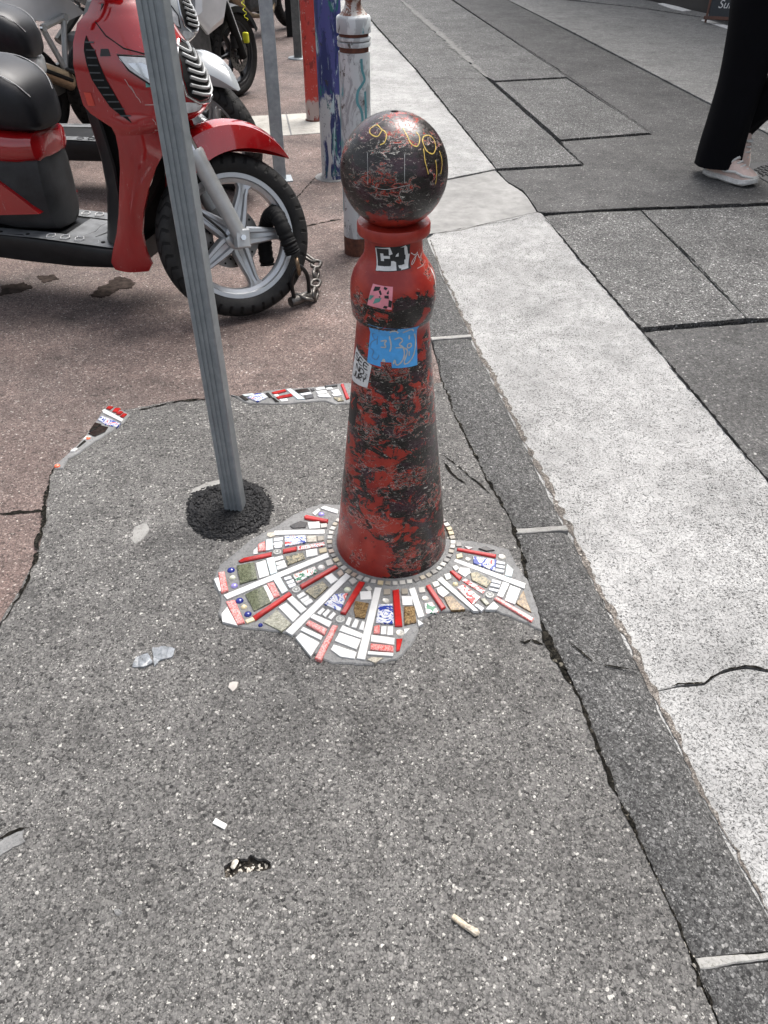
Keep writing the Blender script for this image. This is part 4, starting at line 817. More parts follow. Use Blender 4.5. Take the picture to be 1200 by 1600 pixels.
obj('profile', loft([[Vector((x, y, z)) for x, y in sec] for z in (-.02, .4, .8, 1.2, 1.6, 2.0, 2.4)]), M['galv'], sp)
obj('end_cap', mv(rbox(.058, .045, .012, .003), 0, 0, 2.405), M['black_matte'], sp)
pp = [(-0.572,1.6914),(-0.5649,1.7505),(-0.5137,1.7809),(-0.423,1.812),(-0.3543,1.7687),(-0.3182,1.6828),(-0.323,1.6126),(-0.3537,1.5722),(-0.4187,1.5355),(-0.4873,1.5485),(-0.5423,1.5963)]
ac = thing('asphalt_mound', 'fresh black crumbly asphalt packed around the foot of the galvanised post', 'asphalt')
pcx, pcy = sum(q[0] for q in pp)/len(pp), sum(q[1] for q in pp)/len(pp)
pj = jag(pp, .012, .004, 31)
obj('bed', loft([[Vector((pcx+(x-pcx)*k, pcy+(y-pcy)*k, z)) for x, y in pj] for k, z in ((.97, .004), (.9, .013), (.6, .017), (.05, .018))], False), M['crumb'], ac)
rnd = random.Random(4); cr = []
while len(cr) < 2200:
    i = rnd.randrange(len(pj)-1); k = math.sqrt(rnd.random())*1.02; u_ = rnd.random()
    ex_, ey_ = pj[i][0]+(pj[i+1][0]-pj[i][0])*u_, pj[i][1]+(pj[i+1][1]-pj[i][1])*u_
    x, y = pcx+(ex_-pcx)*k, pcy+(ey_-pcy)*k
    cr.append(pebble((x, y, .0045+.0135*min(1, (1.02-k)*4)), .002+.003*rnd.random(), rnd.random(), .8))
obj('crumbs', join(*cr), M['crumb'], ac, None, 'stuff')

def street_paint(name, base, stains, rough=.5):
    m = MT(name); co = m.co(); col = base
    for sc, th, c, stv in stains: col = m.mix(m.ramp(m.noise(m.co(stv), sc, 7, .7, .6), [(th, 0), (th+.035, 1)]), col, c)
    m.set(col=col, rough=rough); m.bump(m.noise(co, 45, 5), .25, .002); return m.m
def zmask_paint(name, top, bot, zc, stains):
    m = MT(name); co = m.co(); z = m.n('SeparateXYZ', Vector=co).outputs[2]
    k = m.math('ADD', z, m.math('MULTIPLY', m.noise(co, 12, 6, .7), .35)); col = m.mix(m.ramp(k, [(zc, 0), (zc+.03, 1)]), bot, top)
    for sc, th, c, stv in stains: col = m.mix(m.ramp(m.noise(m.co(stv), sc, 7, .7, .6), [(th, 0), (th+.035, 1)]), col, c)
    m.set(col=col, rough=.5); m.bump(m.noise(co, 45, 5), .3, .002); return m.m
M['white_bollard'] = street_paint('grubby_white_paint', (.47, .5, .51), [(13, .5, (.3, .315, .325), (1, 1, .4)), (30, .6, (.07, .06, .055), (1, 1, .6)), (16, .6, (.1, .27, .3), (1.6, 1.6, .35)), (55, .64, (.03, .028, .026), (1, 1, 1))])
M['rust'] = plain('rust_brown', (.1, .035, .02), .8, var=.6, vs=40)
M['purple'] = zmask_paint('blue_purple_paint', (.05, .055, .2), (.42, .42, .42), .62, [(11, .5, (.012, .02, .1), (1.5, 1.5, .3)), (10, .57, (.01, .11, .11), (1.5, 1.5, .4)), (13, .57, (.36, .46, .48), (1.6, 1.6, .3)), (30, .61, (.025, .025, .03), (1, 1, 1))])
M['red_pole'] = zmask_paint('red_pole_paint', (.42, .035, .025), (.36, .28, .26), .3, [(34, .62, (.36, .27, .24), (1, 1, .6)), (12, .54, (.2, .018, .014), (1, 1, .5)), (60, .63, (.5, .4, .36), (1, 1, 1))])
wb = thing('bollard', 'white ringed bollard with teal drips and a rusty finial behind the ball', 'bollard', (-.123, 3.62, 0))
wp = [(.066, 0), (.066, .01), (.0655, .83), (.0655, .838)]
obj('shaft', lathe(wp, 40), M['white_bollard'], wb, 40)
obj('rust_foot', lathe([(.0675, 0), (.0675, .07), (.0665, .085)], 40, False), M['rust'], wb, 40)
obj('groove', lathe([(.06, .835), (.06, .905)], 40), M['rust'], wb, 40)
obj('ring', lathe([(.058, .855), (.0675, .858), (.069, .866), (.0675, .874), (.058, .877)], 40), M['white_bollard'], wb, 40)
obj('ring', lathe([(.058, .877), (.0675, .879), (.069, .885), (.0675, .891), (.058, .893)], 40), M['white_bollard'], wb, 40)
obj('head', lathe([(.058, .903), (.069, .905), (.07, .912), (.07, .955), (.066, .962), (.058, .966)], 40), M['white_bollard'], wb, 40)
M['rusty_white'] = street_paint('rusty_white_paint', (.4, .38, .35), [(20, .5, (.16, .06, .035), (1, 1, 1)), (40, .6, (.06, .03, .02), (1, 1, 1))])
obj('finial', lathe([(.06, .963), (.05, .972), (.036, .99), (.031, 1.01), (.036, 1.018), (.045, 1.024), (.047, 1.035), (.05, 1.06), (.047, 1.085), (.035, 1.108), (.015, 1.12), (0, 1.122)], 40), M['rusty_white'], wb, 40)
TEAL = plain('teal_drip', (.09, .28, .32), .4, var=.3)
def cyl_stroke(pts, r_, wd):      # (angle, z) on a shaft
    P = spline([(a, z, 0) for a, z in pts], 8); V = []
    for i, p in enumerate(P):
        q0, q1 = P[max(i-1, 0)], P[min(i+1, len(P)-1)]; d = Vector((R(q1.x-q0.x)*r_, q1.y-q0.y)).normalized(); n_ = Vector((-d.y, d.x))*wd*.5
        for s in (1, -1):
            a = R(p.x)+s*n_.x/r_; V.append(Vector((r_*math.cos(a), r_*math.sin(a), p.y+s*n_.y)))
    return V, [(2*i, 2*i+1, 2*i+3, 2*i+2) for i in range(len(P)-1)]
obj('paint_drip', join(*[cyl_stroke(q, .0662, .011) for q in ([(-62, .82), (-60, .78), (-50, .745), (-62, .725), (-78, .70), (-80, .66), (-66, .63), (-62, .58), (-78, .54), (-88, .51), (-86, .44)], [(-48, .70), (-46, .6), (-56, .54), (-64, .45)], [(-170, .8), (-168, .5), (-166, .2)], [(-72, .2), (-70, .12), (-66, .04)])]), TEAL, wb)
pb_ = thing('bollard', 'bollard smeared with blue and purple paint over a dirty white foot', 'bollard', (-.300, 4.80, 0))
obj('shaft', lathe([(.073, 0), (.073, .02), (.071, .03), (.071, .9), (.071, .95)], 40), M['purple'], pb_, 40)
obj('head', lathe([(.062, .95), (.074, .955), (.075, 1.0), (.062, 1.01), (.035, 1.04), (.045, 1.07), (.048, 1.1), (.03, 1.14), (0, 1.15)], 40), M['purple'], pb_, 40)
obj('footing', mv(lathe([(.11, -.005), (.105, .003), (.07, .006)], 12), -.01, 0, 0), M['mortar'], pb_)
rp_ = thing('pole', 'round pole in worn red paint at the edge of the cream tiles', 'pole', (-.514, 6.17, 0))
obj('shaft', lathe([(.0585, 0), (.0585, .5), (.0585, 1.3), (.05, 1.33), (.02, 1.345), (0, 1.347)], 32), M['red_pole'], rp_, 40)
obj('foot_ring', lathe([(.066, 0), (.066, .008), (.059, .012)], 32), M['rust'], rp_, 40)
fp_ = thing('post', 'square blue grey galvanised post rising behind the tip of the red mudguard', 'post', (-.618, 4.75, 0), R(12))
obj('shaft', mv(rbox(.07, .045, 1.5, .004), 0, 0, .75), M['galv_blue'], fp_)
obj('cap', mv(rbox(.074, .05, .01, .003), 0, 0, 1.505), M['black_matte'], fp_)
obj('base_plate', mv(rbox(.14, .12, .008, .002), 0, 0, .004), M['galv_blue'], fp_)
obj('sticker', mv(rbox(.03, .002, .06, .0), -.015, -.0235, .93), INK['white'], fp_)
gp_ = thing('bike_stand', 'dark steel post on a round plate left of the red pole', 'post', (-.845, 8.62, 0))
obj('shaft', mv(rbox(.075, .05, 1.3, .004), .0, 0, .65), M['dark_steel'], gp_)
obj('base_plate', lathe([(.1, 0), (.1, .008), (.095, .012), (0, .012)], 24), M['galv'], gp_)
obj('brace', bar((-.02, .02, .75), (-.3, .12, 1.1), .03, .03), M['galv'], gp_)
kp_ = thing('post', 'short black square post beside the dark steel post', 'post', (-1.03, 9.95, 0))
obj('shaft', mv(rbox(.1, .1, 1.1, .006), 0, 0, .55), M['black_matte'], kp_)
obj('cap', mv(rbox(.11, .11, .02, .006), 0, 0, 1.105), M['dark_steel'], kp_)

# ------------------------------------------------------------ scooters
def lacquer(name, col, scratch=True):
    m = MT(name); co = m.co(); c = m.mix(m.ramp(m.noise(co, 3, 4), [(.35, 0), (.65, 1)]), col, tuple(x*.78 for x in col))
    r_ = .14
    if scratch:
        s = m.ramp(m.noise(m.co((3, 3, .7)), 30, 5, .75, .3), [(.62, 0), (.65, 1)])
        g = m.ramp(m.noise(co, 5, 4), [(.45, 0), (.65, 1)]); k = m.math('MULTIPLY', s, g)
        c = m.mix(m.math('MULTIPLY', k, .4), c, (.5, .36, .34)); dust = m.ramp(m.noise(co, 40, 6, .7), [(.3, .08), (.75, .2)]); r_ = m.math('ADD', dust, m.math('MULTIPLY', k, .3))
    m.set(col=c, rough=r_, coat=1.); m.b.inputs['Coat Roughness'].default_value = .05
    return m.m
def tyre_mat(name, N_=38):
    m = MT(name); co = m.co(); sx = m.n('SeparateXYZ', Vector=co)
    ang = m.math('ARCTAN2', sx.outputs[2], sx.outputs[0]); ay = m.math('ABSOLUTE', sx.outputs[1])
    rad = m.math('SQRT', m.math('ADD', m.math('MULTIPLY', sx.outputs[0], sx.outputs[0]), m.math('MULTIPLY', sx.outputs[2], sx.outputs[2])))
    ph = m.math('ADD', m.math('MULTIPLY', ang, N_), m.math('ADD', m.math('MULTIPLY', ay, 130), m.math('MULTIPLY', m.math('SINE', m.math('MULTIPLY', ay, 190)), 1.2)))
    g = m.ramp(m.math('SINE', ph), [(.62, 0), (.8, 1)]); tr = m.ramp(rad, [(.262, 0), (.268, 1)]); gg = m.math('MULTIPLY', g, tr)
    col = m.mix(m.ramp(m.noise(co, 18, 5, .7), [(.35, 0), (.7, 1)]), (.008, .008, .0085), (.022, .021, .02)); col = m.mix(gg, col, (.0015, .0015, .0015))
    m.set(col=col, rough=.66, spec=.25); m.bump(m.math('SUBTRACT', 1, gg), 1, .006); return m.m
M['tyre'] = tyre_mat('tyre_rubber')
M['rim'] = plain('silver_rim', (.42, .43, .44), .32, metal=.75, var=.15)
M['rim_black'] = plain('black_rim', (.02, .02, .022), .35, metal=.3)
M['disc'] = plain('brake_disc_steel', (.16, .15, .14), .35, metal=.9, var=.3)
M['alu'] = plain('painted_alloy', (.42, .43, .43), .38, metal=.55, var=.12, vs=25)
M['chrome'] = plain('chrome', (.6, .61, .62), .12, metal=1, var=.08)
M['red_paint'] = lacquer('red_lacquer', (.3, .005, .007)); M['grey_paint'] = lacquer('grey_lacquer', (.33, .35, .36), False); M['white_pl'] = lacquer('white_plastic_lacquer', (.6, .61, .62), False)
M['blk_plastic'] = plain('black_plastic', (.011, .0115, .0125), .42, var=.4, vs=20, bump=.15, spec=.3)
M['grey_plastic'] = plain('worn_grey_plastic', (.06, .063, .067), .55, var=.5, vs=14, bump=.2, spec=.3)
M['vinyl'] = plain('black_vinyl', (.009, .0095, .012), .4, var=.3, vs=60, bump=.25, spec=.32)
M['mat'] = plain('scuffed_mat', (.13, .135, .14), .6, var=.5, vs=16, bump=.3)
M['tunnel_pl'] = plain('dull_black_plastic', (.025, .026, .028), .5, var=.5, vs=10, bump=.15, spec=.3)
M['stitch'] = plain('pale_stitch', (.4, .4, .4), .7)
M['lens'] = plain('clear_lens', (.5, .52, .53), .05, coat=1, var=.35, vs=40)
M['rubber'] = plain('cable_rubber', (.012, .012, .012), .5)
M['engine'] = plain('engine_alloy', (.1, .1, .1), .5, metal=.5, var=.5, vs=18)

def bez(P, t):
    a = (1-t); c = (a**3, 3*a*a*t, 3*a*t*t, t**3)
    return [sum(c[i]*P[i][k] for i in range(4)) for k in (0, 1)]
def make_wheel(parent, Mx, Rr, tw, rim_m, spokes=5, thin=False, disc_side=1, tyre_m=None):
    wh = part_empty('wheel', parent, Mx)
    ri = Rr-.078; h = tw/2
    prof = [(ri, -h*.62), (ri+.012, -h*.8), (ri+.035, -h*.98), (Rr-.03, -h*.95), (Rr-.017, -h*.82), (Rr-.006, -h*.5), (Rr, 0), (Rr-.006, h*.5), (Rr-.017, h*.82), (Rr-.03, h*.95), (ri+.035, h*.98), (ri+.012, h*.8), (ri, h*.62)]
    obj('tyre', lathe_y(prof, 96), tyre_m or M['tyre'], wh, 45)
    hh = h*.66
    rp2 = [(ri+.006, -hh), (ri+.004, -hh-.003), (ri-.012, -hh-.002), (ri-.016, -hh+.008), (ri-.03, -hh+.014), (ri-.034, 0), (ri-.03, hh-.014), (ri-.016, hh-.008), (ri-.012, hh+.002), (ri+.004, hh+.003), (ri+.006, hh)]
    parts = [lathe_y(rp2, 96)]
    parts.append(lathe_y([(.012, -.05), (.034, -.05), (.046, -.04), (.046, .04), (.034, .05), (.012, .05)], 32))
    for k in range(spokes):
        a = 2*PI*k/spokes+.03; secs = []
        for r_, w_, t_ in (((.03, .03, .02), (.1, .02, .018), (ri-.03, .02, .016)) if thin else ((.02, .05, .026), (.055, .058, .024), (.1, .05, .022), (ri-.07, .036, .02), (ri-.045, .038, .02), (ri-.028, .06, .02))):
            d = .45 if not thin and .05 < r_ < ri-.05 else .9
            s2 = [(-w_, -t_*.6), (-w_*.8, -t_), (-w_*.42, -t_), (-w_*.25, -t_*d), (w_*.25, -t_*d), (w_*.42, -t_), (w_*.8, -t_), (w_, -t_*.6), (w_, t_*.6), (w_*.8, t_), (-w_*.8, t_), (-w_, t_*.6)]
            secs.append([Vector((r_*math.cos(a)-u*.62*math.sin(a), v, r_*math.sin(a)+u*.62*math.cos(a))) for u, v in s2])
        parts.append(loft(secs))
    obj('rim', join(*parts), rim_m, wh, 35)
    n = 60; y0 = disc_side*.058; V = []
    rr = [.118, .112]
    dprof = [(.07, y0-.002), (.118, y0-.002), (.118, y0+.002), (.07, y0+.002)]
    dd = obj('brake_disc', join(lathe_y(dprof, 60), *[bar((.03*math.cos(a), y0, .03*math.sin(a)), (.075*math.cos(a), y0, .075*math.sin(a)), .018, .004, .001) for a in (i*2*PI/5 for i in range(5))]), M['disc'], wh, 35)
    obj('drill_holes', join(*[xf(lathe_y([(.0, -.0031), (.0045, -.0031), (.0045, .0031), (0, .0031)], 8, False), Matrix.Translation(((.084+.02*(i % 2))*math.cos(i*PI/15), y0, (.084+.02*(i % 2))*math.sin(i*PI/15)))) for i in range(30)]), M['black_matte'], wh, None, 'stuff')
    return wh

SH = [  # z, rear s, half width at rear, nose s
 (1.16, -.27, .085, -.20), (1.10, -.30, .10, -.17), (1.06, -.31, .14, -.145), (1.03, -.335, .175, -.12), (.98, -.35, .2, -.085), (.92, -.36, .212, -.035), (.86, -.36, .216, -.006), (.80, -.355, .216, .004), (.775, -.335, .215, -.004), (.76, -.31, .215, -.014), (.735, -.268, .213, -.045), (.71, -.262, .208, -.1)]
def sh_row(z):
    for a, b in zip(SH, SH[1:]):
        if b[0] <= z <= a[0]:
            t = (a[0]-z)/(a[0]-b[0]); return [a[i]+(b[i]-a[i])*t for i in range(4)]
    return SH[0] if z > SH[0][0] else SH[-1]
def sh_pt(z, t, side, off=0):
    _, sr, wr, sn = sh_row(z)
    P = [(sr, wr), (sr+.17*(sn-sr)/.36, wr+.016), (sn, .125 if wr > .12 else wr*.7), (sn, 0)]
    s, w_ = bez(P, t); s1, w1 = bez(P, min(1, t+.01)); s0, w0 = bez(P, max(0, t-.01)); d = Vector((s1-s0, w1-w0)).normalized()
    n_ = Vector((-d.y, d.x)); n_ = n_ if n_.y > 0 or n_.x > 0 else -n_
    return Vector((s+n_.x*off, side*(w_+n_.y*off), z))
def sh_patch(rows, side, off, n=8, m=8):     # rows: (z, t0, t1) top to bottom
    V = []; L = []
    for k in range(len(rows)-1):
        for j in range(m if k < len(rows)-2 else m+1):
            u = j/m; L.append([rows[k][i]+(rows[k+1][i]-rows[k][i])*u for i in range(3)])
    for z, t0, t1 in L:
        for i in range(n+1): V.append(sh_pt(z, t0+(t1-t0)*i/n, side, off))
    r_ = len(L)
    return V, [(j*(n+1)+i, j*(n+1)+i+1, (j+1)*(n+1)+i+1, (j+1)*(n+1)+i) for j in range(r_-1) for i in range(n)]
def solid(vf, th):        # give a sheet thickness, inwards along its normals
    bm = bmesh.new(); vs = [bm.verts.new(q) for q in vf[0]]
    for f in vf[1]:
        try: bm.faces.new([vs[i] for i in f])
        except ValueError: pass
    bmesh.ops.recalc_face_normals(bm, faces=bm.faces); bm.normal_update()
    bmesh.ops.solidify(bm, geom=list(bm.faces), thickness=th); bm.verts.index_update()
    out = [q.co.copy() for q in bm.verts], [tuple(x.index for x in f.verts) for f in bm.faces]; bm.free(); return out
def sup(s, zc, hw_, hz, n=24, e=.55, top=1.):    # super-ellipse section across the scooter
    out = []
    for i in range(n):
        a = 2*PI*i/n; c, q = math.cos(a), math.sin(a)
        out.append(Vector((s, hw_*math.copysign(abs(c)**e, c), zc+hz*math.copysign(abs(q)**e, q))))
    return out

def make_scooter(name, label, cat, P0, rz, delta, paint, shift=0., group=None, scuffs=False):
    T = thing(name, label, cat, (*P0, 0), R(rz), group)
    C_ = Vector((.034, 0, .305)); ax = Vector((-.43, 0, .903)).normalized(); Qx = C_-.03*Vector((.903, 0, .43))
    ST = Matrix.Translation(Qx) @ Matrix.Rotation(R(delta), 4, ax) @ Matrix.Translation(-Qx)
    make_wheel(T, ST @ Matrix.Translation(C_), .305, .105, M['rim'])
    fk = []
    for s in (-1, 1):
        a = C_+Vector((.012, s*.086, -.022)); b = a+ax*.36
        fk.append(obj('fork_leg', xf(tube([a, a+ax*.05, a+ax*.32, b-ax*.012, b], [.024, .029, .031, .035, .032], 16), ST), M['alu'], T, 40))
        obj('stanchion', xf(tube([b-ax*.01, b+ax*.4], .02, 16), ST), M['chrome'], fk[-1], 40)
        obj('axle_clamp', xf(mv(rbox(.056, .046, .07, .006), *(C_+Vector((.004, s*.09, -.004)))), ST), M['alu'], fk[-1])
        obj('axle_nut', xf(mv(lathe_y([(.0, -.008), (.011, -.008), (.011, .008), (0, .008)], 6, False), *(C_+Vector((.0, s*.118, 0)))), ST), M['chrome'], fk[-1])
    # mudguard: crown with side skirts, pointed towards the front
    rows = []
    for i in range(17):
        u = i/16; a = R(124-76*u); wd = .092*(1-.02*u) if u < .4 else .092*(1-((u-.4)/.6)**2.0*.9)
        r0 = .372+.026*math.sin(u*PI)+.004*u; drop = .105*(1-u**3)
        row = []
        for k, (fw, fd) in enumerate(((-1, 1), (-1.02, .5), (-.97, .12), (-.6, -.12), (0, -.2), (.6, -.12), (.97, .12), (1.02, .5), (1, 1))):
            r_ = r0-drop*max(fd, -.25); row.append(C_+Vector((r_*math.cos(a), wd*fw, r_*math.sin(a))))
        rows.append(row)
    V = [q for r_ in rows for q in r_]; n = 9
    mg = obj('mudguard', xf(solid((V, [(i*n+j, i*n+j+1, (i+1)*n+j+1, (i+1)*n+j) for i in range(16) for j in range(n-1)]), .004), ST), paint, T, 40)
    obj('brake_hose', xf(tube(spline([C_+Vector((-.26, -.07, .42)), C_+Vector((-.25, -.1, .28)), C_+Vector((-.17, -.11, .12)), C_+Vector((-.06, -.07, .02)), C_+Vector((-.02, .05, -.02))], 8), .005, 8), ST), M['rubber'], T, 60)
    obj('caliper', xf(mv(rbox(.09, .05, .06, .01), *(C_+Vector((-.07, .07, .05)))), ST), M['blk_plastic'], T)
    # front shield
    sheet = []
    for side in (-1, 1): sheet += [sh_patch([(q[0], 0, 1) for q in SH], side, 0, 20, 2), sh_patch([(q[0], 0, 1) for q in SH], side, -.007, 20, 2)]
    shd = obj('front_shield', join(*sheet), paint, T, 40)
    obj('shield_top', loft([[sh_pt(1.157, t/10, s_, -.004) for s_ in (-1,) for t in range(11)]+[sh_pt(1.157, t/10, 1, -.004) for t in range(10, -1, -1)], [Vector((-.23, 0, 1.18))]*22], False), M['blk_plastic'], shd)
    lo = [(.71, -.262, -.095, .206, .15), (.66, -.265, -.125, .206, .165), (.6, -.276, -.165, .205, .17), (.52, -.298, -.2, .202, .172), (.44, -.322, -.235, .198, .174), (.36, -.352, -.258, .194, .174), (.29, -.388, -.258, .189, .172), (.24, -.41, -.246, .184, .168), (.208, -.405, -.27, .176, .16)]
    for side in (-1, 1):
        V = []; nL = len(lo)
        for th in (0, .012):
            for z, sr, sf, wr, wf in lo:
                bl = min(1, (.71-z)/.15); bl = bl*bl*(3-2*bl)
                for i in range(9):
                    u = i/8; q = Vector((sr+(sf-sr)*u, side*(wr+(wf-wr)*u+.02*math.sin(u*PI)-th), z)); p_ = sh_pt(.71, .7*u, side, -th); p_.z = z
                    V.append(p_.lerp(q, bl))
        F = [(k+j*9+i, k+j*9+i+1, k+(j+1)*9+i+1, k+(j+1)*9+i) for k in (0, nL*9) for j in range(nL-1) for i in range(8)]
        F += [(j*9+8, (j+1)*9+8, nL*9+(j+1)*9+8, nL*9+j*9+8) for j in range(nL-1)]+[(j*9, (j+1)*9, nL*9+(j+1)*9, nL*9+j*9) for j in range(nL-1)]+[((nL-1)*9+i, (nL-1)*9+i+1, nL*18-9+i+1, nL*18-9+i) for i in range(8)]
        obj('lower_panel', (V, F), paint, T, 40)
        # leaf shaped vent beside the shield edge, with slats
        vt = obj('side_vent', sh_patch([(1.0, .12, .125), (.96, .1, .19), (.88, .12, .22), (.8, .19, .27), (.752, .26, .265)], side, .0025, 4, 5), M['black_matte'], T)
        for k in range(11):
            z = .985-k*.021; a = .11+.0 if z > .88 else .12+(.88-z)*.9
            obj('slat', join(sh_patch([(z, a+.01, a+.085), (z-.004, a+.01, a+.085)], side, .0045, 4, 1)), M['grey_plastic'], vt)
        hl = obj('headlight', sh_patch([(.945, .36, .365), (.935, .355, .6), (.905, .4, .66), (.865, .5, .69), (.835, .6, .67), (.815, .67, .675)], side, .004, 10, 4), M['lens'], T, 60)
        obj('reflector', sh_patch([(.925, .40, .5), (.9, .44, .58), (.87, .52, .6)], side, .0055, 6, 3), M['chrome'], hl, 60)
        obj('trim', tube([sh_pt(z, t, side, .004) for z, t in ((.948, .35), (.938, .6), (.906, .665), (.865, .695), (.812, .68), (.833, .595), (.865, .49), (.905, .39))], .003, 6, True), M['blk_plastic'], hl, 60)
        ind = obj('indicator', sh_patch([(.80, .7, .73), (.785, .69, .9), (.765, .74, .88)], side, .004, 8, 3), M['lens'], T, 60)
    # chevron grille on the nose
    gr = obj('grille', join(*[sh_patch([(.962, .93, 1), (.93, .84, 1), (.87, .76, 1), (.82, .76, 1), (.797, .86, 1)], s, .0025, 8, 4) for s in (-1, 1)]), M['black_matte'], T)
    for k in range(7):
        z = .945-k*.0215; t0 = .9-.018*k if k < 5 else .80
        path = [sh_pt(z+.012, t0, -1, .006), sh_pt(z-.002, (t0+1)/2, -1, .007), sh_pt(z-.009, .985, -1, .008), sh_pt(z-.009, .985, 1, .008), sh_pt(z-.002, (t0+1)/2, 1, .007), sh_pt(z+.012, t0, 1, .006)]
        obj('slat', xf(tube(path, .0055, 6), Matrix.Identity(4)), M['alu'], gr, 60)
    obj('surround', tube([sh_pt(z, t, -1, .004) for z, t in ((.97, .98), (.935, .83), (.87, .74), (.82, .74), (.79, .85), (.783, 1))]+[sh_pt(z, t, 1, .004) for z, t in ((.79, .85), (.82, .74), (.87, .74), (.935, .83), (.97, .98))], .0055, 8), M['chrome'], gr, 60)
    # crease lines of the nose
    obj('shield_seam', join(*[tube([sh_pt(z, t, s, .001) for z, t in ((1.035, .2), (1.0, .3), (.965, .42), (.948, .55), (.945, .66))], .0022, 6) for s in (-1, 1)]), M['black_matte'], shd)
    # inner leg shield and wheel well
    V = []
    IN = [(1.08, -.33, .13), (1.0, -.365, .185), (.9, -.39, .204), (.8, -.395, .208), (.7, -.385, .205), (.6, -.378, .2), (.5, -.385, .195), (.4, -.41, .188), (.3, -.44, .178)]
    for z, s, hw_ in IN:
        for i in range(13):
            u = -1+i/6; V.append(Vector((s+.075*abs(u)**5-.03*(1-u*u), u*hw_, z)))
    obj('inner_shield', solid((V, [(j*13+i, j*13+i+1, (j+1)*13+i+1, (j+1)*13+i) for j in range(len(IN)-1) for i in range(12)]), .01), M['blk_plastic'], T, 40)
    obj('wheel_well', loft([[Vector((-.33, -.17, z)), Vector((-.29-.08*(z < .5), -.15, z)), Vector((-.30-.05*(z < .5), 0, z)), Vector((-.29-.08*(z < .5), .15, z)), Vector((-.33, .17, z)), Vector((-.36, 0, z))] for z in (.2, .35, .5, .65, .735)]), M['black_matte'], T)
    obj('steering_cover', mv(rbox(.1, .12, .12, .02), -.19, 0, .69), paint, T)
    # floorboard
    e = shift
    secs = []
    for s, hw_, zt, zb in ((-1.12+e, .12, .3, .2), (-1.0+e, .155, .302, .19), (-.8, .165, .304, .185), (-.6, .17, .298, .185), (-.45, .175, .288, .195), (-.37, .175, .288, .2), (-.32, .165, .288, .21)):
        secs.append([Vector((s, y*hw_, z)) for y, z in ((-1, zt-.006), (-1.03, zt-.02), (-1., zt-.055), (-.9, zb+.01), (-.75, zb), (.75, zb), (.9, zb+.01), (1., zt-.055), (1.03, zt-.02), (1, zt-.006), (.94, zt), (.4, zt-.004), (0, zt-.004), (-.4, zt-.004), (-.94, zt))])
    fb = obj('floorboard', loft(secs), M['blk_plastic'], T, 35)
    mt_ = []
    for s0, s1, y0, y1, z in ((-.98+e, -.37, -.168, -.1, .3035), (-.98+e, -.37, .1, .168, .3035), (-.64, -.38, -.095, .095, .3)):
        V = []; nx = 8
        for i in range(nx+1):
            s = s0+(s1-s0)*i/nx; zz = z-.012*max(0, (s+.7)/.3) if s > -.7 else z
            V += [Vector((s, y0, zz)), Vector((s, y1, zz))]
        mt_.append((V, [(2*i, 2*i+1, 2*i+3, 2*i+2) for i in range(nx)]))
    fm = obj('floor_mat', join(*mt_), M['mat'], fb)
    for k in range(5):
        s = -.44-k*.062; z = .297 if s > -.55 else .304
        z -= .008*max(0, (s+.6)/.2)
        for y0, y1 in ((-.155, -.112), (.112, .155)):
            obj('rib', tube([(s, y0, z), (s+.02, y0+.004, z), (s+.026, (y0+y1)/2, z), (s+.012, y1, z), (s-.01, y1-.004, z), (s-.012, (y0+y1)/2, z)], .0022, 6, True), M['stitch'] if scuffs else M['grey_plastic'], fb)
    for k in range(4): obj('rib', tube([(-.42-k*.05, -.08, .293), (-.40-k*.05, -.03, .294), (-.41-k*.05, .03, .294), (-.40-k*.05, .08, .293)], .002, 6), M['grey_plastic'], fb)
    # body under the seat
    secs = [sup(s+e, (z0+z1)/2, hw_, (z1-z0)/2, e=.5) for s, hw_, z0, z1 in ((-.575, .07, .31, .59), (-.59, .105, .3, .61), (-.64, .128, .3, .62), (-.75, .145, .3, .63), (-.95, .165, .33, .64), (-1.2, .17, .4, .66), (-1.5, .15, .5, .7), (-1.62, .1, .58, .72))]
    obj('tunnel', loft(secs), M['tunnel_pl'], T, 40)
    secs = [sup(s+e, (z0+z1)/2, hw_, (z1-z0)/2, e=.6) for s, hw_, z0, z1 in ((-.572, .06, .575, .655), (-.585, .115, .562, .668), (-.65, .143, .555, .672), (-.8, .165, .555, .69), (-1.05, .185, .55, .72), (-1.35, .19, .58, .76), (-1.6, .15, .65, .8), (-1.78, .07, .72, .82))]
    obj('body_band', loft(secs), paint, T, 40)
    for side in (-1, 1):
        P = [(-.70, .388), (-.76, .445), (-.83, .505), (-.95, .545), (-1.2, .56), (-1.3, .5), (-1.15, .4), (-.95, .375)]
        V1 = [Vector((s+e+.09, side*(.138+.045*min(1, (-.68-s)*3.2)), z)) for s, z in P]; V0 = [Vector((q.x, side*.1, q.z)) for q in V1]
        obj('side_panel', loft([V0, V1]), paint, T, 20)
    # seat
    secs = [sup(s+e, (z0+z1)/2, hw_, (z1-z0)/2, 28, .62) for s, hw_, z0, z1 in ((-.555, .05, .685, .745), (-.562, .095, .668, .79), (-.59, .125, .662, .835), (-.64, .146, .662, .87), (-.72, .16, .665, .895), (-.85, .17, .67, .9), (-1.0, .175, .68, .895), (-1.08, .175, .69, .9), (-1.14, .172, .7, .94), (-1.3, .165, .72, .955), (-1.5, .15, .75, .95), (-1.6, .1, .78, .91))]
    seat = obj('seat', loft(secs), M['vinyl'], T, 50)
    for k_ in (4, 10):
        obj('stitching', tube(spline([Vector((r_[k_].x, r_[k_].y*1.012, r_[k_].z+.0015)) for r_ in secs[1:10]], 4), .0016, 6), M['stitch'], seat)
    # rear wheel, engine, silencer, tail
    make_wheel(T, Matrix.Translation((-1.36+e, 0, .29)), .29, .115, M['rim'])
    obj('engine', mv(rbox(.5, .2, .22, .05), -1.16+e, .03, .31), M['engine'], T)
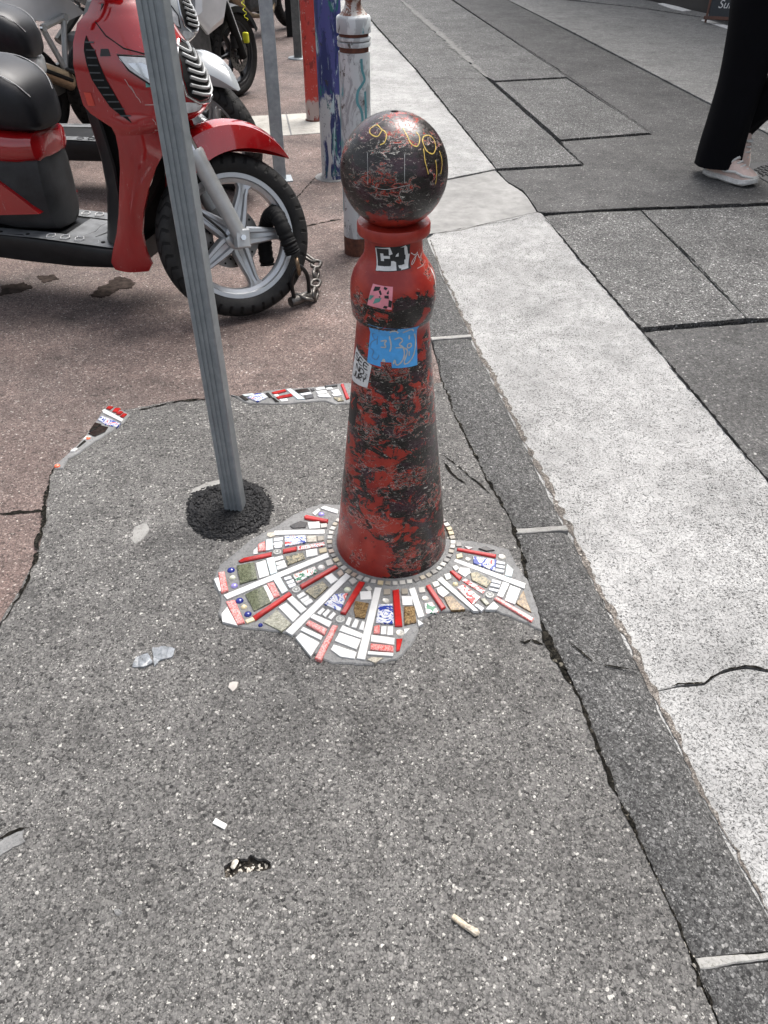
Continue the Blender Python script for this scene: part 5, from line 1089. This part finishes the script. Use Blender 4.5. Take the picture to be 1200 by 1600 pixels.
    obj('silencer', tube(spline([(-.95+e, -.1, .2), (-1.15+e, -.17, .23), (-1.35+e, -.19, .3), (-1.62+e, -.2, .4)], 5), [.02]*6+[.055]*9+[.04], 14), M['dark_steel'], T, 40)
    obj('rear_mudguard', solid(([Vector((-1.36+e+.33*math.cos(a), y, .29+.33*math.sin(a))) for a in (R(60+i*12) for i in range(10)) for y in (-.075, .075)], [(2*i, 2*i+1, 2*i+3, 2*i+2) for i in range(9)]), .005), M['blk_plastic'], T)
    obj('tail_light', mv(rbox(.03, .14, .06, .012), -1.775+e, 0, .765), INK['red'], T)
    hb = obj('handlebar', tube(spline([(-.36, -.33, 1.2), (-.31, -.2, 1.215), (-.26, 0, 1.2), (-.31, .2, 1.215), (-.36, .33, 1.2)], 5), .016, 10), M['blk_plastic'], T, 60)
    obj('cowl', mv(rbox(.2, .3, .11, .04), -.265, 0, 1.225), paint, hb, 40)
    for s in (-1, 1):
        obj('grip', tube([(-.325, s*.225, 1.213), (-.365, s*.345, 1.198)], .02, 12), M['rubber'], hb)
        obj('mirror', join(tube(spline([(-.3, s*.18, 1.23), (-.28, s*.22, 1.35), (-.29, s*.28, 1.4)], 5), .006, 6), mv(rbox(.03, .15, .09, .014), -.295, s*.3, 1.44)), M['blk_plastic'], hb)
    return T, ST @ Matrix.Translation(C_)
T1, W1 = make_scooter('scooter', 'red scooter with silver five spoke wheel chained beside the post', 'scooter', (-.62, 2.98), -13, 44, M['red_paint'], -.09, 'scooters parked along the pavement', True)
T2, W2 = make_scooter('scooter', 'grey scooter with black seat standing just beyond the red one', 'scooter', (-.95, 4.53), -4, -32, M['grey_paint'], -.3, 'scooters parked along the pavement')
rnd = random.Random(8); sc2 = []
for z, t0, t1, dz in ((.803, .42, .62, -.003), (.797, .5, .6, .002), (.79, .55, .585, 0), (.735, .5, .53, .002), (.728, .5, .54, .002), (.72, .5, .53, 0), (.76, .44, .47, -.02), (.775, .49, .52, -.03), (.86, .36, .40, -.05), (.88, .34, .37, -.04), (.93, .2, .215, -.08)):
    sc2.append(tube([sh_pt(z+dz*k/5, t0+(t1-t0)*k/5+rnd.gauss(0, .002), -1, .0004) for k in range(6)], .0011, 5))
obj('scratch', join(*sc2), plain('bare_scratch', (.45, .33, .32), .6), T1)
for s_, y_ in ((-.78, -.14), (-.46, -.13), (-.9, -.14)): obj('screw', mv(lathe([(.008, 0), (.008, .003), (0, .003)], 10), s_, y_, .3025 if s_ < -.7 else .294), M['black_matte'], T1)
# small worn decals on the red shield
for rows, k in (([(.965, .24, .30), (.945, .22, .3)], 'black'), ([(.87, .47, .50), (.855, .46, .52)], 'green'), ([(.84, .035, .085), (.80, .04, .09)], 'red')):
    obj('decal', sh_patch(rows, -1, .002, 3, 3), INK[k], T1)

# ------------------------------------------------------------ motorcycles
def make_moto(name, label, P0, rz, delta, white, tail, group):
    T = thing(name, label, 'motorcycle', (*P0, 0), R(rz), group)
    C_ = Vector((0, 0, .3)); ax = Vector((-.41, 0, .912)).normalized(); Qx = C_-.03*Vector((.91, 0, .41))
    ST = Matrix.Translation(Qx) @ Matrix.Rotation(R(delta), 4, ax) @ Matrix.Translation(-Qx)
    make_wheel(T, ST @ Matrix.Translation(C_), .3, .11, M['rim_black'], 6, True, -1)
    make_wheel(T, Matrix.Translation((-1.4, 0, .31)), .31, .15, M['rim_black'], 6, True, -1)
    for s in (-1, 1):
        a = C_+Vector((0, s*.1, -.02))
        f_ = obj('fork_leg', xf(tube([a, a+ax*.4, a+ax*.42, a+ax*.75], [.03, .03, .024, .024], 14), ST), M['black_matte'], T, 40)
        obj('fork_guard', xf(tube([a+ax*.12+Vector((.032, 0, .01)), a+ax*.5+Vector((.034, 0, .01))], .014, 8), ST), white, f_, 40)
        obj('caliper', xf(mv(rbox(.07, .05, .1, .012), *(C_+Vector((-.07, s*.085, .1)))), ST), M['blk_plastic'], f_)
    V = []
    for i in range(13):
        a = R(25+i*9)
        for y, dr in ((-.075, .05), (-.07, .01), (0, -.005), (.07, .01), (.075, .05)): V.append(C_+Vector(((.33-dr)*math.cos(a), y, (.33-dr)*math.sin(a))))
    obj('mudguard', xf(solid((V, [(i*5+j, i*5+j+1, (i+1)*5+j+1, (i+1)*5+j) for i in range(12) for j in range(4)]), .004), ST), M['blk_plastic'], T, 40)
    for side in (-1, 1):
        P = [(-.12, .95), (-.2, .74), (-.3, .55), (-.48, .5), (-.6, .62), (-.55, .82), (-.42, .95), (-.25, 1.0)]
        obj('fairing', loft([[Vector((s, side*.1, z)) for s, z in P], [Vector((s, side*.17, z)) for s, z in P], [Vector((-.36+(s+.36)*.8, side*.2, .76+(z-.76)*.8)) for s, z in P]]), white, T, 30)
        Q_ = [(-.9, .72), (-1.1, .68), (-1.35, .74), (-1.72, .94), (-1.74, 1.02), (-1.4, .93), (-1.05, .85)]
        obj('tail_panel', loft([[Vector((s, side*.07, z)) for s, z in Q_], [Vector((s, side*.13, z)) for s, z in Q_]]), tail, T, 30)
        b0 = obj('footpeg_bracket', join(tube([(-1.08, side*.15, .72), (-1.25, side*.15, .68)], .02, 8), tube([(-1.25, side*.15, .68), (-1.17, side*.17, .45)], .018, 8), tube([(-1.17, side*.17, .45), (-1.08, side*.15, .72)], .018, 8)), M['alu'], T, 40)
        for q in ((-1.08, .72), (-1.25, .68)): obj('bolt', mv(lathe_y([(0, -.012), (.018, -.012), (.018, .012), (0, .012)], 12, False), q[0], side*.163, q[1]), M['chrome'], b0)
        obj('peg', tube([(-1.17, side*.17, .45), (-1.17, side*.27, .44)], .014, 8), M['rubber'], b0)
    obj('tank', loft([sup(s, zc, hw_, hz, 20, .7) for s, zc, hw_, hz in ((-.3, .93, .08, .06), (-.36, .95, .15, .11), (-.5, .97, .17, .13), (-.7, .94, .14, .12), (-.82, .88, .1, .07))]), tail, T, 50)
    obj('seat', loft([sup(s, zc, hw_, hz, 20, .7) for s, zc, hw_, hz in ((-.78, .87, .08, .03), (-.85, .86, .13, .05), (-1.05, .86, .15, .05), (-1.18, .9, .14, .06), (-1.5, .97, .12, .05), (-1.7, 1.01, .07, .03))]), M['vinyl'], T, 50)
    obj('engine', join(mv(rbox(.5, .3, .36, .05), -.66, 0, .42), mv(rbox(.24, .24, .3, .04), -.55, 0, .62)), M['engine'], T)
    obj('frame', join(tube([(-.28, -.06, .95), (-.6, -.14, .8), (-.95, -.14, .55)], .03, 8), tube([(-.28, .06, .95), (-.6, .14, .8), (-.95, .14, .55)], .03, 8)), M['dark_steel'], T, 40)
    obj('swingarm', join(bar((-.9, -.11, .42), (-1.4, -.11, .31), .04, .08), bar((-.9, .11, .42), (-1.4, .11, .31), .04, .08)), M['dark_steel'], T)
    ex = obj('exhaust', tube(spline([(-.45, -.1, .4), (-.55, -.15, .22), (-.9, -.16, .22), (-1.1, -.18, .33), (-1.2, -.19, .4), (-1.6, -.21, .58)], 5), [.022]*16+[.05]*9+[.04], 14), M['exh'], T, 40)
    obj('heat_guard', bar((-1.2, -.245, .4), (-1.5, -.262, .54), .05, .02), M['black_matte'], ex)
    obj('handlebar', tube(spline([(-.45, -.36, 1.1), (-.38, -.2, 1.12), (-.36, 0, 1.08), (-.38, .2, 1.12), (-.45, .36, 1.1)], 5), .014, 8), M['black_matte'], T, 60)
    obj('headlight', loft([sup(s, .93, hw_, hz, 20, .8) for s, hw_, hz in ((-.16, .1, .1), (-.1, .1, .1), (-.05, .07, .07), (-.04, .02, .02))]), M['lens'], T, 50)
    obj('side_stand', tube([(-.75, .12, .28), (-.72, .28, .01)], .012, 8), M['dark_steel'], T)
    return T, ST @ Matrix.Translation(C_)
M['exh'] = plain('heat_tanned_steel', (.36, .28, .19), .35, metal=.7, var=.4, vs=10)
T3, W3 = make_moto('motorcycle', 'white and black motorcycle with yellow coil cable at its front wheel', (-1.2, 6.97), 62, 3, M['white_pl'], M['white_pl'], 'motorcycles parked further along')
T4, W4 = make_moto('motorcycle', 'dark motorcycle farthest along the row, only its wheel showing at the top edge', (-1.58, 11.75), 25, 10, M['blk_plastic'], M['blk_plastic'], 'motorcycles parked further along')
T5, W5 = make_moto('motorcycle', 'dark motorcycle with chrome details behind the blue grey post', (-1.1, 10.6), 60, 0, M['blk_plastic'], M['grey_paint'], 'motorcycles parked further along')
T6, W6 = make_moto('motorcycle', 'white tailed motorcycle with silver footpeg bracket seen between the black seats and red shield', (-1.5, 6.55), 56, 0, M['white_pl'], M['white_pl'], 'motorcycles parked further along')
YEL = plain('yellow_cable', (.62, .62, .03), .4)
MW = T3.matrix_basis @ W3
cc = thing('reminder_cable', 'yellow coiled reminder cable with a disc lock on the motorcycle wheel', 'cable', (0, 0, 0))
pts = [(.02+.05*i/40*1.0+.012*math.cos(i*1.1), -.12+.012*math.sin(i*1.1), .52-.3*i/40) for i in range(41)]
obj('coil', xf(tube(pts, .0035, 6), MW), YEL, cc, 60)
obj('disc_lock', xf(join(mv(rbox(.03, .05, .075, .01), .1, -.075, .1)), MW), YEL, cc)

# ------------------------------------------------------------ chain lock on the red scooter's wheel
MW = T1.matrix_basis @ W1
cl = thing('chain_lock', 'heavy chain with black sleeve and padlock through the red scooter front wheel', 'chain lock')
M['sleeve'] = plain('black_nylon', (.006, .006, .0065), .75, var=.4, vs=40, bump=.4, spec=.2)
M['link'] = plain('worn_steel_link', (.14, .13, .12), .4, metal=.8, var=.5, vs=50)
M['rusty_link'] = plain('brassy_link', (.2, .14, .09), .4, metal=.8, var=.4, vs=40)
def ruffle(pts, r_):
    P = spline(pts, 14); return tube(P, [r_*(1+.06*math.sin(i*2.1)+.22*noise.noise(Vector((i*.7, 3, 1)))) for i in range(len(P))], 14)
sl_ = xf(ruffle([(.155, .09, -.12), (.15, .085, -.02), (.16, .05, .055), (.165, -.02, .08), (.17, -.07, .05), (.19, -.085, -.02), (.208, -.085, -.07)], .03), MW)
obj('sleeve', sl_, M['sleeve'], cl, 60)
def chain_link(c, d, nrm, L=.031, w_=.018, r_=.008):
    d = Vector(d).normalized(); nn = Vector(nrm); nn = (nn-d*nn.dot(d)).normalized(); s = d.cross(nn); P = []
    for i in range(9): a = -PI/2+PI*i/8; P.append(Vector(c)+d*(L-w_+w_*math.cos(a))+s*w_*math.sin(a))
    for i in range(9): a = PI/2+PI*i/8; P.append(Vector(c)+d*(-(L-w_)+w_*math.cos(a))+s*w_*math.sin(a))
    return tube(P, r_, 8, True)
e0 = MW @ Vector((.222, -.09, -.12))
lk = Vector((([(-0.3445,3.0311)][0])+(.03,)))
g0 = Vector((([(-0.3031,3.2918)][0])+(.03,)))
obj('link', chain_link(e0, (.1, 0, -1), (1, .2, 0)), M['rusty_link'], cl, 60)
ld = (Vector((([(-0.2996,3.082)][0])+(.03,)))-Vector((([(-0.4122,2.9814)][0])+(.03,)))).normalized()
body_ = xf(lathe([(0, -.06), (.0195, -.06), (.0215, -.057), (.0215, .057), (.0195, .06), (0, .06)], 20), Matrix.Translation(lk) @ ld.to_track_quat('Z', 'Y').to_matrix().to_4x4())
obj('padlock_body', body_, M['link'], cl, 40)
p0, p1 = lk-ld*.038, lk+ld*.038; up_ = (e0-lk); hgt = up_.length+.0; up_ = up_.normalized()
obj('shackle', tube(spline([p0, p0+up_*hgt*.55-ld*.004, p0+up_*hgt*.85+ld*.012, lk+up_*hgt, p1+up_*hgt*.85-ld*.012, p1+up_*hgt*.55+ld*.004, p1], 6), .0085, 10), M['blk_plastic'], cl, 60)
obj('link', chain_link(lk+Vector((.01, 0, .004)), (.75, -.45, -.1), (.3, .4, 1), .034, .024), M['link'], cl, 60)
for i, (px_, nrm) in enumerate(((.0, (1, .3, .2)), (.33, (.1, .2, 1)), (.66, (1, -.2, .3)), (1., (.2, .3, 1)))):
    c = (lk+ld*.07).lerp(g0+Vector((0, .03, .03)), px_); obj('link', chain_link(c, g0-lk+Vector((0, 0, .02)), nrm), M['link'], cl, 60)
obj('link', chain_link(g0+Vector((-.035, .05, .05)), (-1, .6, .5), (0, .3, 1)), M['link'], cl, 60)

# ------------------------------------------------------------ person walking: wide black trousers, pale sneakers
M['trouser'] = plain('black_cloth', (.003, .003, .0042), .9, var=.3, vs=6, bump=.2, spec=.12)
M['jacket'] = plain('dark_cloth', (.02, .02, .024), .85, var=.2, vs=8)
M['skin'] = plain('skin', (.5, .3, .22), .5, var=.08); M['hair'] = plain('dark_hair', (.02, .013, .01), .5)
M['shoe'] = plain('pale_pink_mesh', (.62, .47, .41), .7, var=.15, vs=60, bump=.3); M['sole'] = plain('white_sole', (.6, .59, .56), .7, var=.25, vs=50)
HD = R(-50)
pe = thing('person', 'person in wide black trousers and pale pink sneakers walking along the road', 'person', (2.03, 4.88, RZ), HD)
# local frame: x ahead, y left
def skin_body(name, J, E_, mat, par):
    me = bpy.data.meshes.new(name); me.from_pydata([j[0] for j in J], E_, []); o = bpy.data.objects.new(name, me); COL.objects.link(o); o.parent = par
    md = o.modifiers.new('skin', 'SKIN'); md.use_smooth_shade = True
    for i, j in enumerate(J): me.skin_vertices[0].data[i].radius = (j[1], j[1]*j[2] if len(j) > 2 else j[1])
    me.skin_vertices[0].data[0].use_root = True
    o.modifiers.new('sub', 'SUBSURF').levels = 2; o.modifiers['sub'].render_levels = 2; me.materials.append(mat); return o
J = [((0, 0, .95), .11), ((-.01, 0, 1.12), .105), ((.0, 0, 1.33), .115), ((.01, 0, 1.45), .05), ((.03, 0, 1.53), .05), ((.045, 0, 1.62), .085), ((.04, 0, 1.70), .075),
 ((0, -.08, .9), .085), ((.02, -.05, .5), .055), ((0, -.04, .1), .04), ((0, .09, .9), .085), ((.24, .1, .56), .055), ((-.03, .12, .24), .038),
 ((0, .17, 1.38), .05), ((-.12, .22, 1.12), .038), ((-.02, .22, .9), .03), ((0, -.17, 1.38), .05), ((.08, -.22, 1.12), .038), ((.24, -.2, .98), .03)]
skin_body('body', J, [(0, 1), (1, 2), (2, 3), (3, 4), (4, 5), (5, 6), (0, 7), (7, 8), (8, 9), (0, 10), (10, 11), (11, 12), (2, 13), (13, 14), (14, 15), (2, 16), (16, 17), (17, 18)], M['skin'], pe)
def leg_rings(path):
    P = spline([q[0] for q in path], 6); Rr = spline([(q[1], q[2], 0) for q in path], 6); rings = []
    for i, p in enumerate(P):
        t = (P[min(i+1, len(P)-1)]-P[max(i-1, 0)]).normalized(); sx = Vector((0, 1, 0)); fx = t.cross(sx).normalized()
        rings.append([p+fx*Rr[i].x*math.cos(a)*(1+.06*math.sin(3*a+i*.2)+.05*math.sin(7*a+i*.1)*(1-i/len(P)))+sx*Rr[i].y*math.sin(a)*(1+.05*math.sin(4*a+1)) for a in (2*PI*k/28 for k in range(28))])
    return rings
lg1 = leg_rings([((.0, -.04, .07), .135, .125), ((.0, -.04, .15), .132, .125), ((.01, -.04, .3), .125, .125), ((.02, -.04, .52), .125, .125), ((.02, -.06, .75), .135, .135), ((.0, -.08, .93), .14, .125), ((0, -.06, 1.05), .12, .11)])
lg2 = leg_rings([((-.05, .12, .22), .1, .1), ((.06, .12, .36), .1, .105), ((.22, .1, .54), .105, .11), ((.14, .09, .75), .12, .115), ((0, .08, .93), .135, .12), ((0, .06, 1.05), .12, .11)])
tr_ = obj('trousers', join(loft(lg1), loft(lg2)), M['trouser'], pe, 70)
obj('jacket', loft([[Vector((x+a_*math.cos(t), b_*math.sin(t), z)) for t in (2*PI*k/24 for k in range(24))] for z, a_, b_, x in ((.98, .16, .2, 0), (1.1, .15, .19, 0), (1.28, .15, .2, 0), (1.38, .13, .19, 0), (1.44, .09, .12, 0), (1.47, .065, .07, .01))]), M['jacket'], pe, 60)
for s, p in ((1, [(0, .17, 1.4), (-.12, .23, 1.12), (-.02, .23, .93)]), (-1, [(0, -.17, 1.4), (.08, -.23, 1.12), (.22, -.21, 1.0)])): obj('sleeve', tube(spline(p, 6), [.075-.0025*i for i in range(13)], 14), M['jacket'], pe, 60)
hr = [Vector((.03+.1*math.sin(ph)*math.cos(t)-.015, .088*math.sin(ph)*math.sin(t), 1.655+.105*math.cos(ph))) for ph in (R(5+i*12) for i in range(9)) for t in (2*PI*k/20 for k in range(20))]
obj('hair', (hr, [(i*20+k, i*20+(k+1) % 20, (i+1)*20+(k+1) % 20, (i+1)*20+k) for i in range(8) for k in range(20) if not (i > 3 and (k < 5 or k > 15))]), M['hair'], pe, 60)
def sneaker(Mx):
    up, so = [], []
    for s, hw_, zt in ((-.13, .022, .085), (-.118, .034, .1), (-.08, .038, .112), (-.03, .038, .118), (.02, .042, .1), (.07, .048, .082), (.11, .046, .068), (.14, .034, .056), (.152, .014, .045)):
        up.append([Vector((s, hw_*math.copysign(abs(math.cos(a))**.8, math.cos(a)), .024+max(0, math.sin(a))**.7*(zt-.024) if math.sin(a) > 0 else .022)) for a in (2*PI*k/20 for k in range(20))])
    for s, hw_ in ((-.145, .02), (-.135, .036), (-.11, .04), (-.085, .044), (-.06, .041), (-.03, .042), (0, .043), (.03, .047), (.06, .05), (.09, .053), (.12, .05), (.145, .038), (.16, .017)):
        lug = .004*math.sin(s*150); sp_ = .02*max(0, (s-.08)/.08)**2+.012*max(0, (-.1-s)/.045)**2
        so.append([Vector((s, hw_*y, z)) for y, z in ((-.9, sp_+.004+lug*.5), (-1.06-lug*5, .012+sp_), (-1.0, .03+sp_*.6), (-.8, .034+sp_*.5), (.8, .034+sp_*.5), (1.0, .03+sp_*.6), (1.06+lug*5, .012+sp_), (.9, sp_+.004+lug*.5))])
    u_ = obj('shoe', xf(loft(up), Mx), M['shoe'], pe, 60)
    obj('sole', xf(loft(so), Mx), M['sole'], u_, 40)
    obj('overlay', xf(join(tube([(-.118, -.037, .05), (-.06, -.043, .062), (0, -.043, .05), (.06, -.049, .06), (.11, -.045, .05), (.145, -.02, .045), (.15, 0, .046), (.145, .02, .045), (.11, .045, .05), (.06, .049, .06), (0, .043, .05), (-.06, .043, .062), (-.118, .037, .05)], .006, 6), tube([(-.01, -.04, .06), (.015, -.03, .095), (.02, 0, .106), (.015, .03, .095), (-.01, .04, .06)], .006, 6)), Mx), M['sole'], u_, 60)
    obj('laces', xf(join(*[tube([(.02+.022*i, -.022, .1-.012*i), (.03+.022*i, 0, .111-.013*i), (.02+.022*i, .022, .1-.012*i)], .005, 6) for i in range(4)]), Mx), M['sole'], u_)
sneaker(Matrix.Translation((.1, -.045, .0)) @ Matrix.Rotation(R(-4), 4, 'Z') @ Matrix.Diagonal((1.12, 1.3, 1.25, 1)))
sneaker(Matrix.Translation((-.03, .12, .14)) @ Matrix.Rotation(R(56), 4, 'Y') @ Matrix.Diagonal((1.12, 1.3, 1.25, 1)))

# ------------------------------------------------------------ menu board across the road
M['board_wood'] = plain('brown_wood', (.1, .04, .025), .6, var=.4, vs=12); M['slate'] = plain('slate', (.02, .025, .03), .6, var=.25)
ab = thing('menu_board', 'black chalk menu board in brown frame standing at the far kerb', 'sign', (4.2, 10.85, -.02), R(-22))
TL = Matrix.Rotation(R(-9), 4, 'X')
obj('slate_panel', xf(mv(rbox(.56, .02, .95, .002), 0, 0, .55), TL), M['slate'], ab)
for a, b in (((-.3, 0, .02), (-.3, 0, 1.06)), ((.3, 0, .02), (.3, 0, 1.06)), ((-.33, -.002, .07), (.33, -.002, .07)), ((-.3, -.002, 1.06), (.3, -.002, 1.06))): obj('rail', xf(bar(a, b, .025 if a[0] == b[0] else .1 if a[2] < .5 else .05, .035), TL), M['board_wood'], ab)
obj('back_leg', bar((0, .02, 1.0), (0, .4, .0), .5, .03), M['board_wood'], ab)
fc = bpy.data.curves.new('chalk', 'FONT'); fc.body = 'vins\nSurg'; fc.size = .12; fc.space_line = .8; fc.shear = .25
fo = bpy.data.objects.new('chalk_tmp', fc); COL.objects.link(fo); dg = bpy.context.evaluated_depsgraph_get()
tm = bpy.data.meshes.new_from_object(fo.evaluated_get(dg)); bpy.data.objects.remove(fo)
tv = [TL @ Vector((q.co.x-.2, -.0135, .27+q.co.y)) for q in tm.vertices]
obj('chalk_lettering', (tv, [tuple(p.vertices) for p in tm.polygons]), INK['white'], ab)

# ------------------------------------------------------------ litter on the pavement
def bit(name, label, cat, P, z0, z1, mat, seed=0, jagd=.0015):
    o = obj(name, prism(jag(P, .006, jagd, seed), z0, z1, .0006), mat); tag(o, label, cat); return o
M['film'] = plain('clear_film', (.27, .29, .31), .12, var=.6, vs=45); M['film'].node_tree.nodes['Principled BSDF'].inputs['Alpha'].default_value = .72
def crumple(P, seed):
    vf = slab(jag(P, .006, .002, seed), .007, .0082); V = [Vector((q.x, q.y, q.z+(.004*noise.noise(Vector((q.x*80, q.y*80, seed)))+.003 if q.z > .0075 else 0))) for q in vf[0]]; return V, vf[1]
for P, lb in (([(-0.5771,1.1065),(-0.5738,1.1343),(-0.5497,1.1456),(-0.5312,1.1175),(-0.5488,1.1046)], 'smaller torn scrap of clear plastic film on the grey asphalt'), ([(-0.5408,1.159),(-0.5155,1.1667),(-0.4897,1.159),(-0.4909,1.1362),(-0.5181,1.1249),(-0.5247,1.1083)], 'larger torn scrap of clear plastic film on the grey asphalt')):
    tag(obj('plastic_scrap', crumple(P, 3), M['film']), lb, 'litter', 'scraps of film on the asphalt')
M['gum'] = plain('old_gum', (.4, .37, .34), .7)
bit('chewing_gum', 'pale flattened chewing gum below the plastic scraps', 'litter', [(-0.3479,1.0493),(-0.3472,1.0633),(-0.3377,1.0668),(-0.3256,1.0633),(-0.3273,1.0458),(-0.336,1.0371)], .004, .0105, M['gum'], 2)
M['paper'] = plain('paper_white', (.66, .65, .62), .8)
bit('paper_scrap', 'small white paper rectangle above the pothole', 'litter', [(-0.3278,0.7325),(-0.3234,0.7428),(-0.2992,0.73),(-0.3025,0.7198)], .0065, .0105, M['paper'], 1, .0004)
o = obj('stone', pebble((*[(-0.2748,0.6574)][0], .002), .0085, 8, .8), M['peb'], None, 50); tag(o, 'pale stone resting in the edge of the pothole', 'stone')
o = obj('stone', pebble((*[(-0.4652,0.5707)][0], .007), .007, 9, .6), M['mortar'], None, 50); tag(o, 'flat grey stone pressed into the asphalt below the pothole', 'stone')
a, b = Vector((*[(0.1196,0.5622)][0], .0105)), Vector((*[(0.1407,0.5464)][0], .0105)); c = Vector((*[(0.1628,0.5339)][0], .0095))
cg = thing('cigarette_end', 'crushed cigarette end lying on the foreground asphalt', 'litter')
M['filter'] = plain('cigarette_paper', (.48, .4, .3), .85, var=.5, vs=160, bump=.4)
obj('filter', tube([a, a.lerp(b, .5)+Vector((0, 0, .0005)), b], [.0052, .0056, .0053], 10), M['filter'], cg, 60)
obj('tobacco', tube([b, b.lerp(c, .4), b.lerp(c, .75)+Vector((.001, -.001, 0)), c], [.0054, .006, .0075, .003], 8), plain('ash', (.42, .37, .3), .9, var=.6, vs=200), cg)
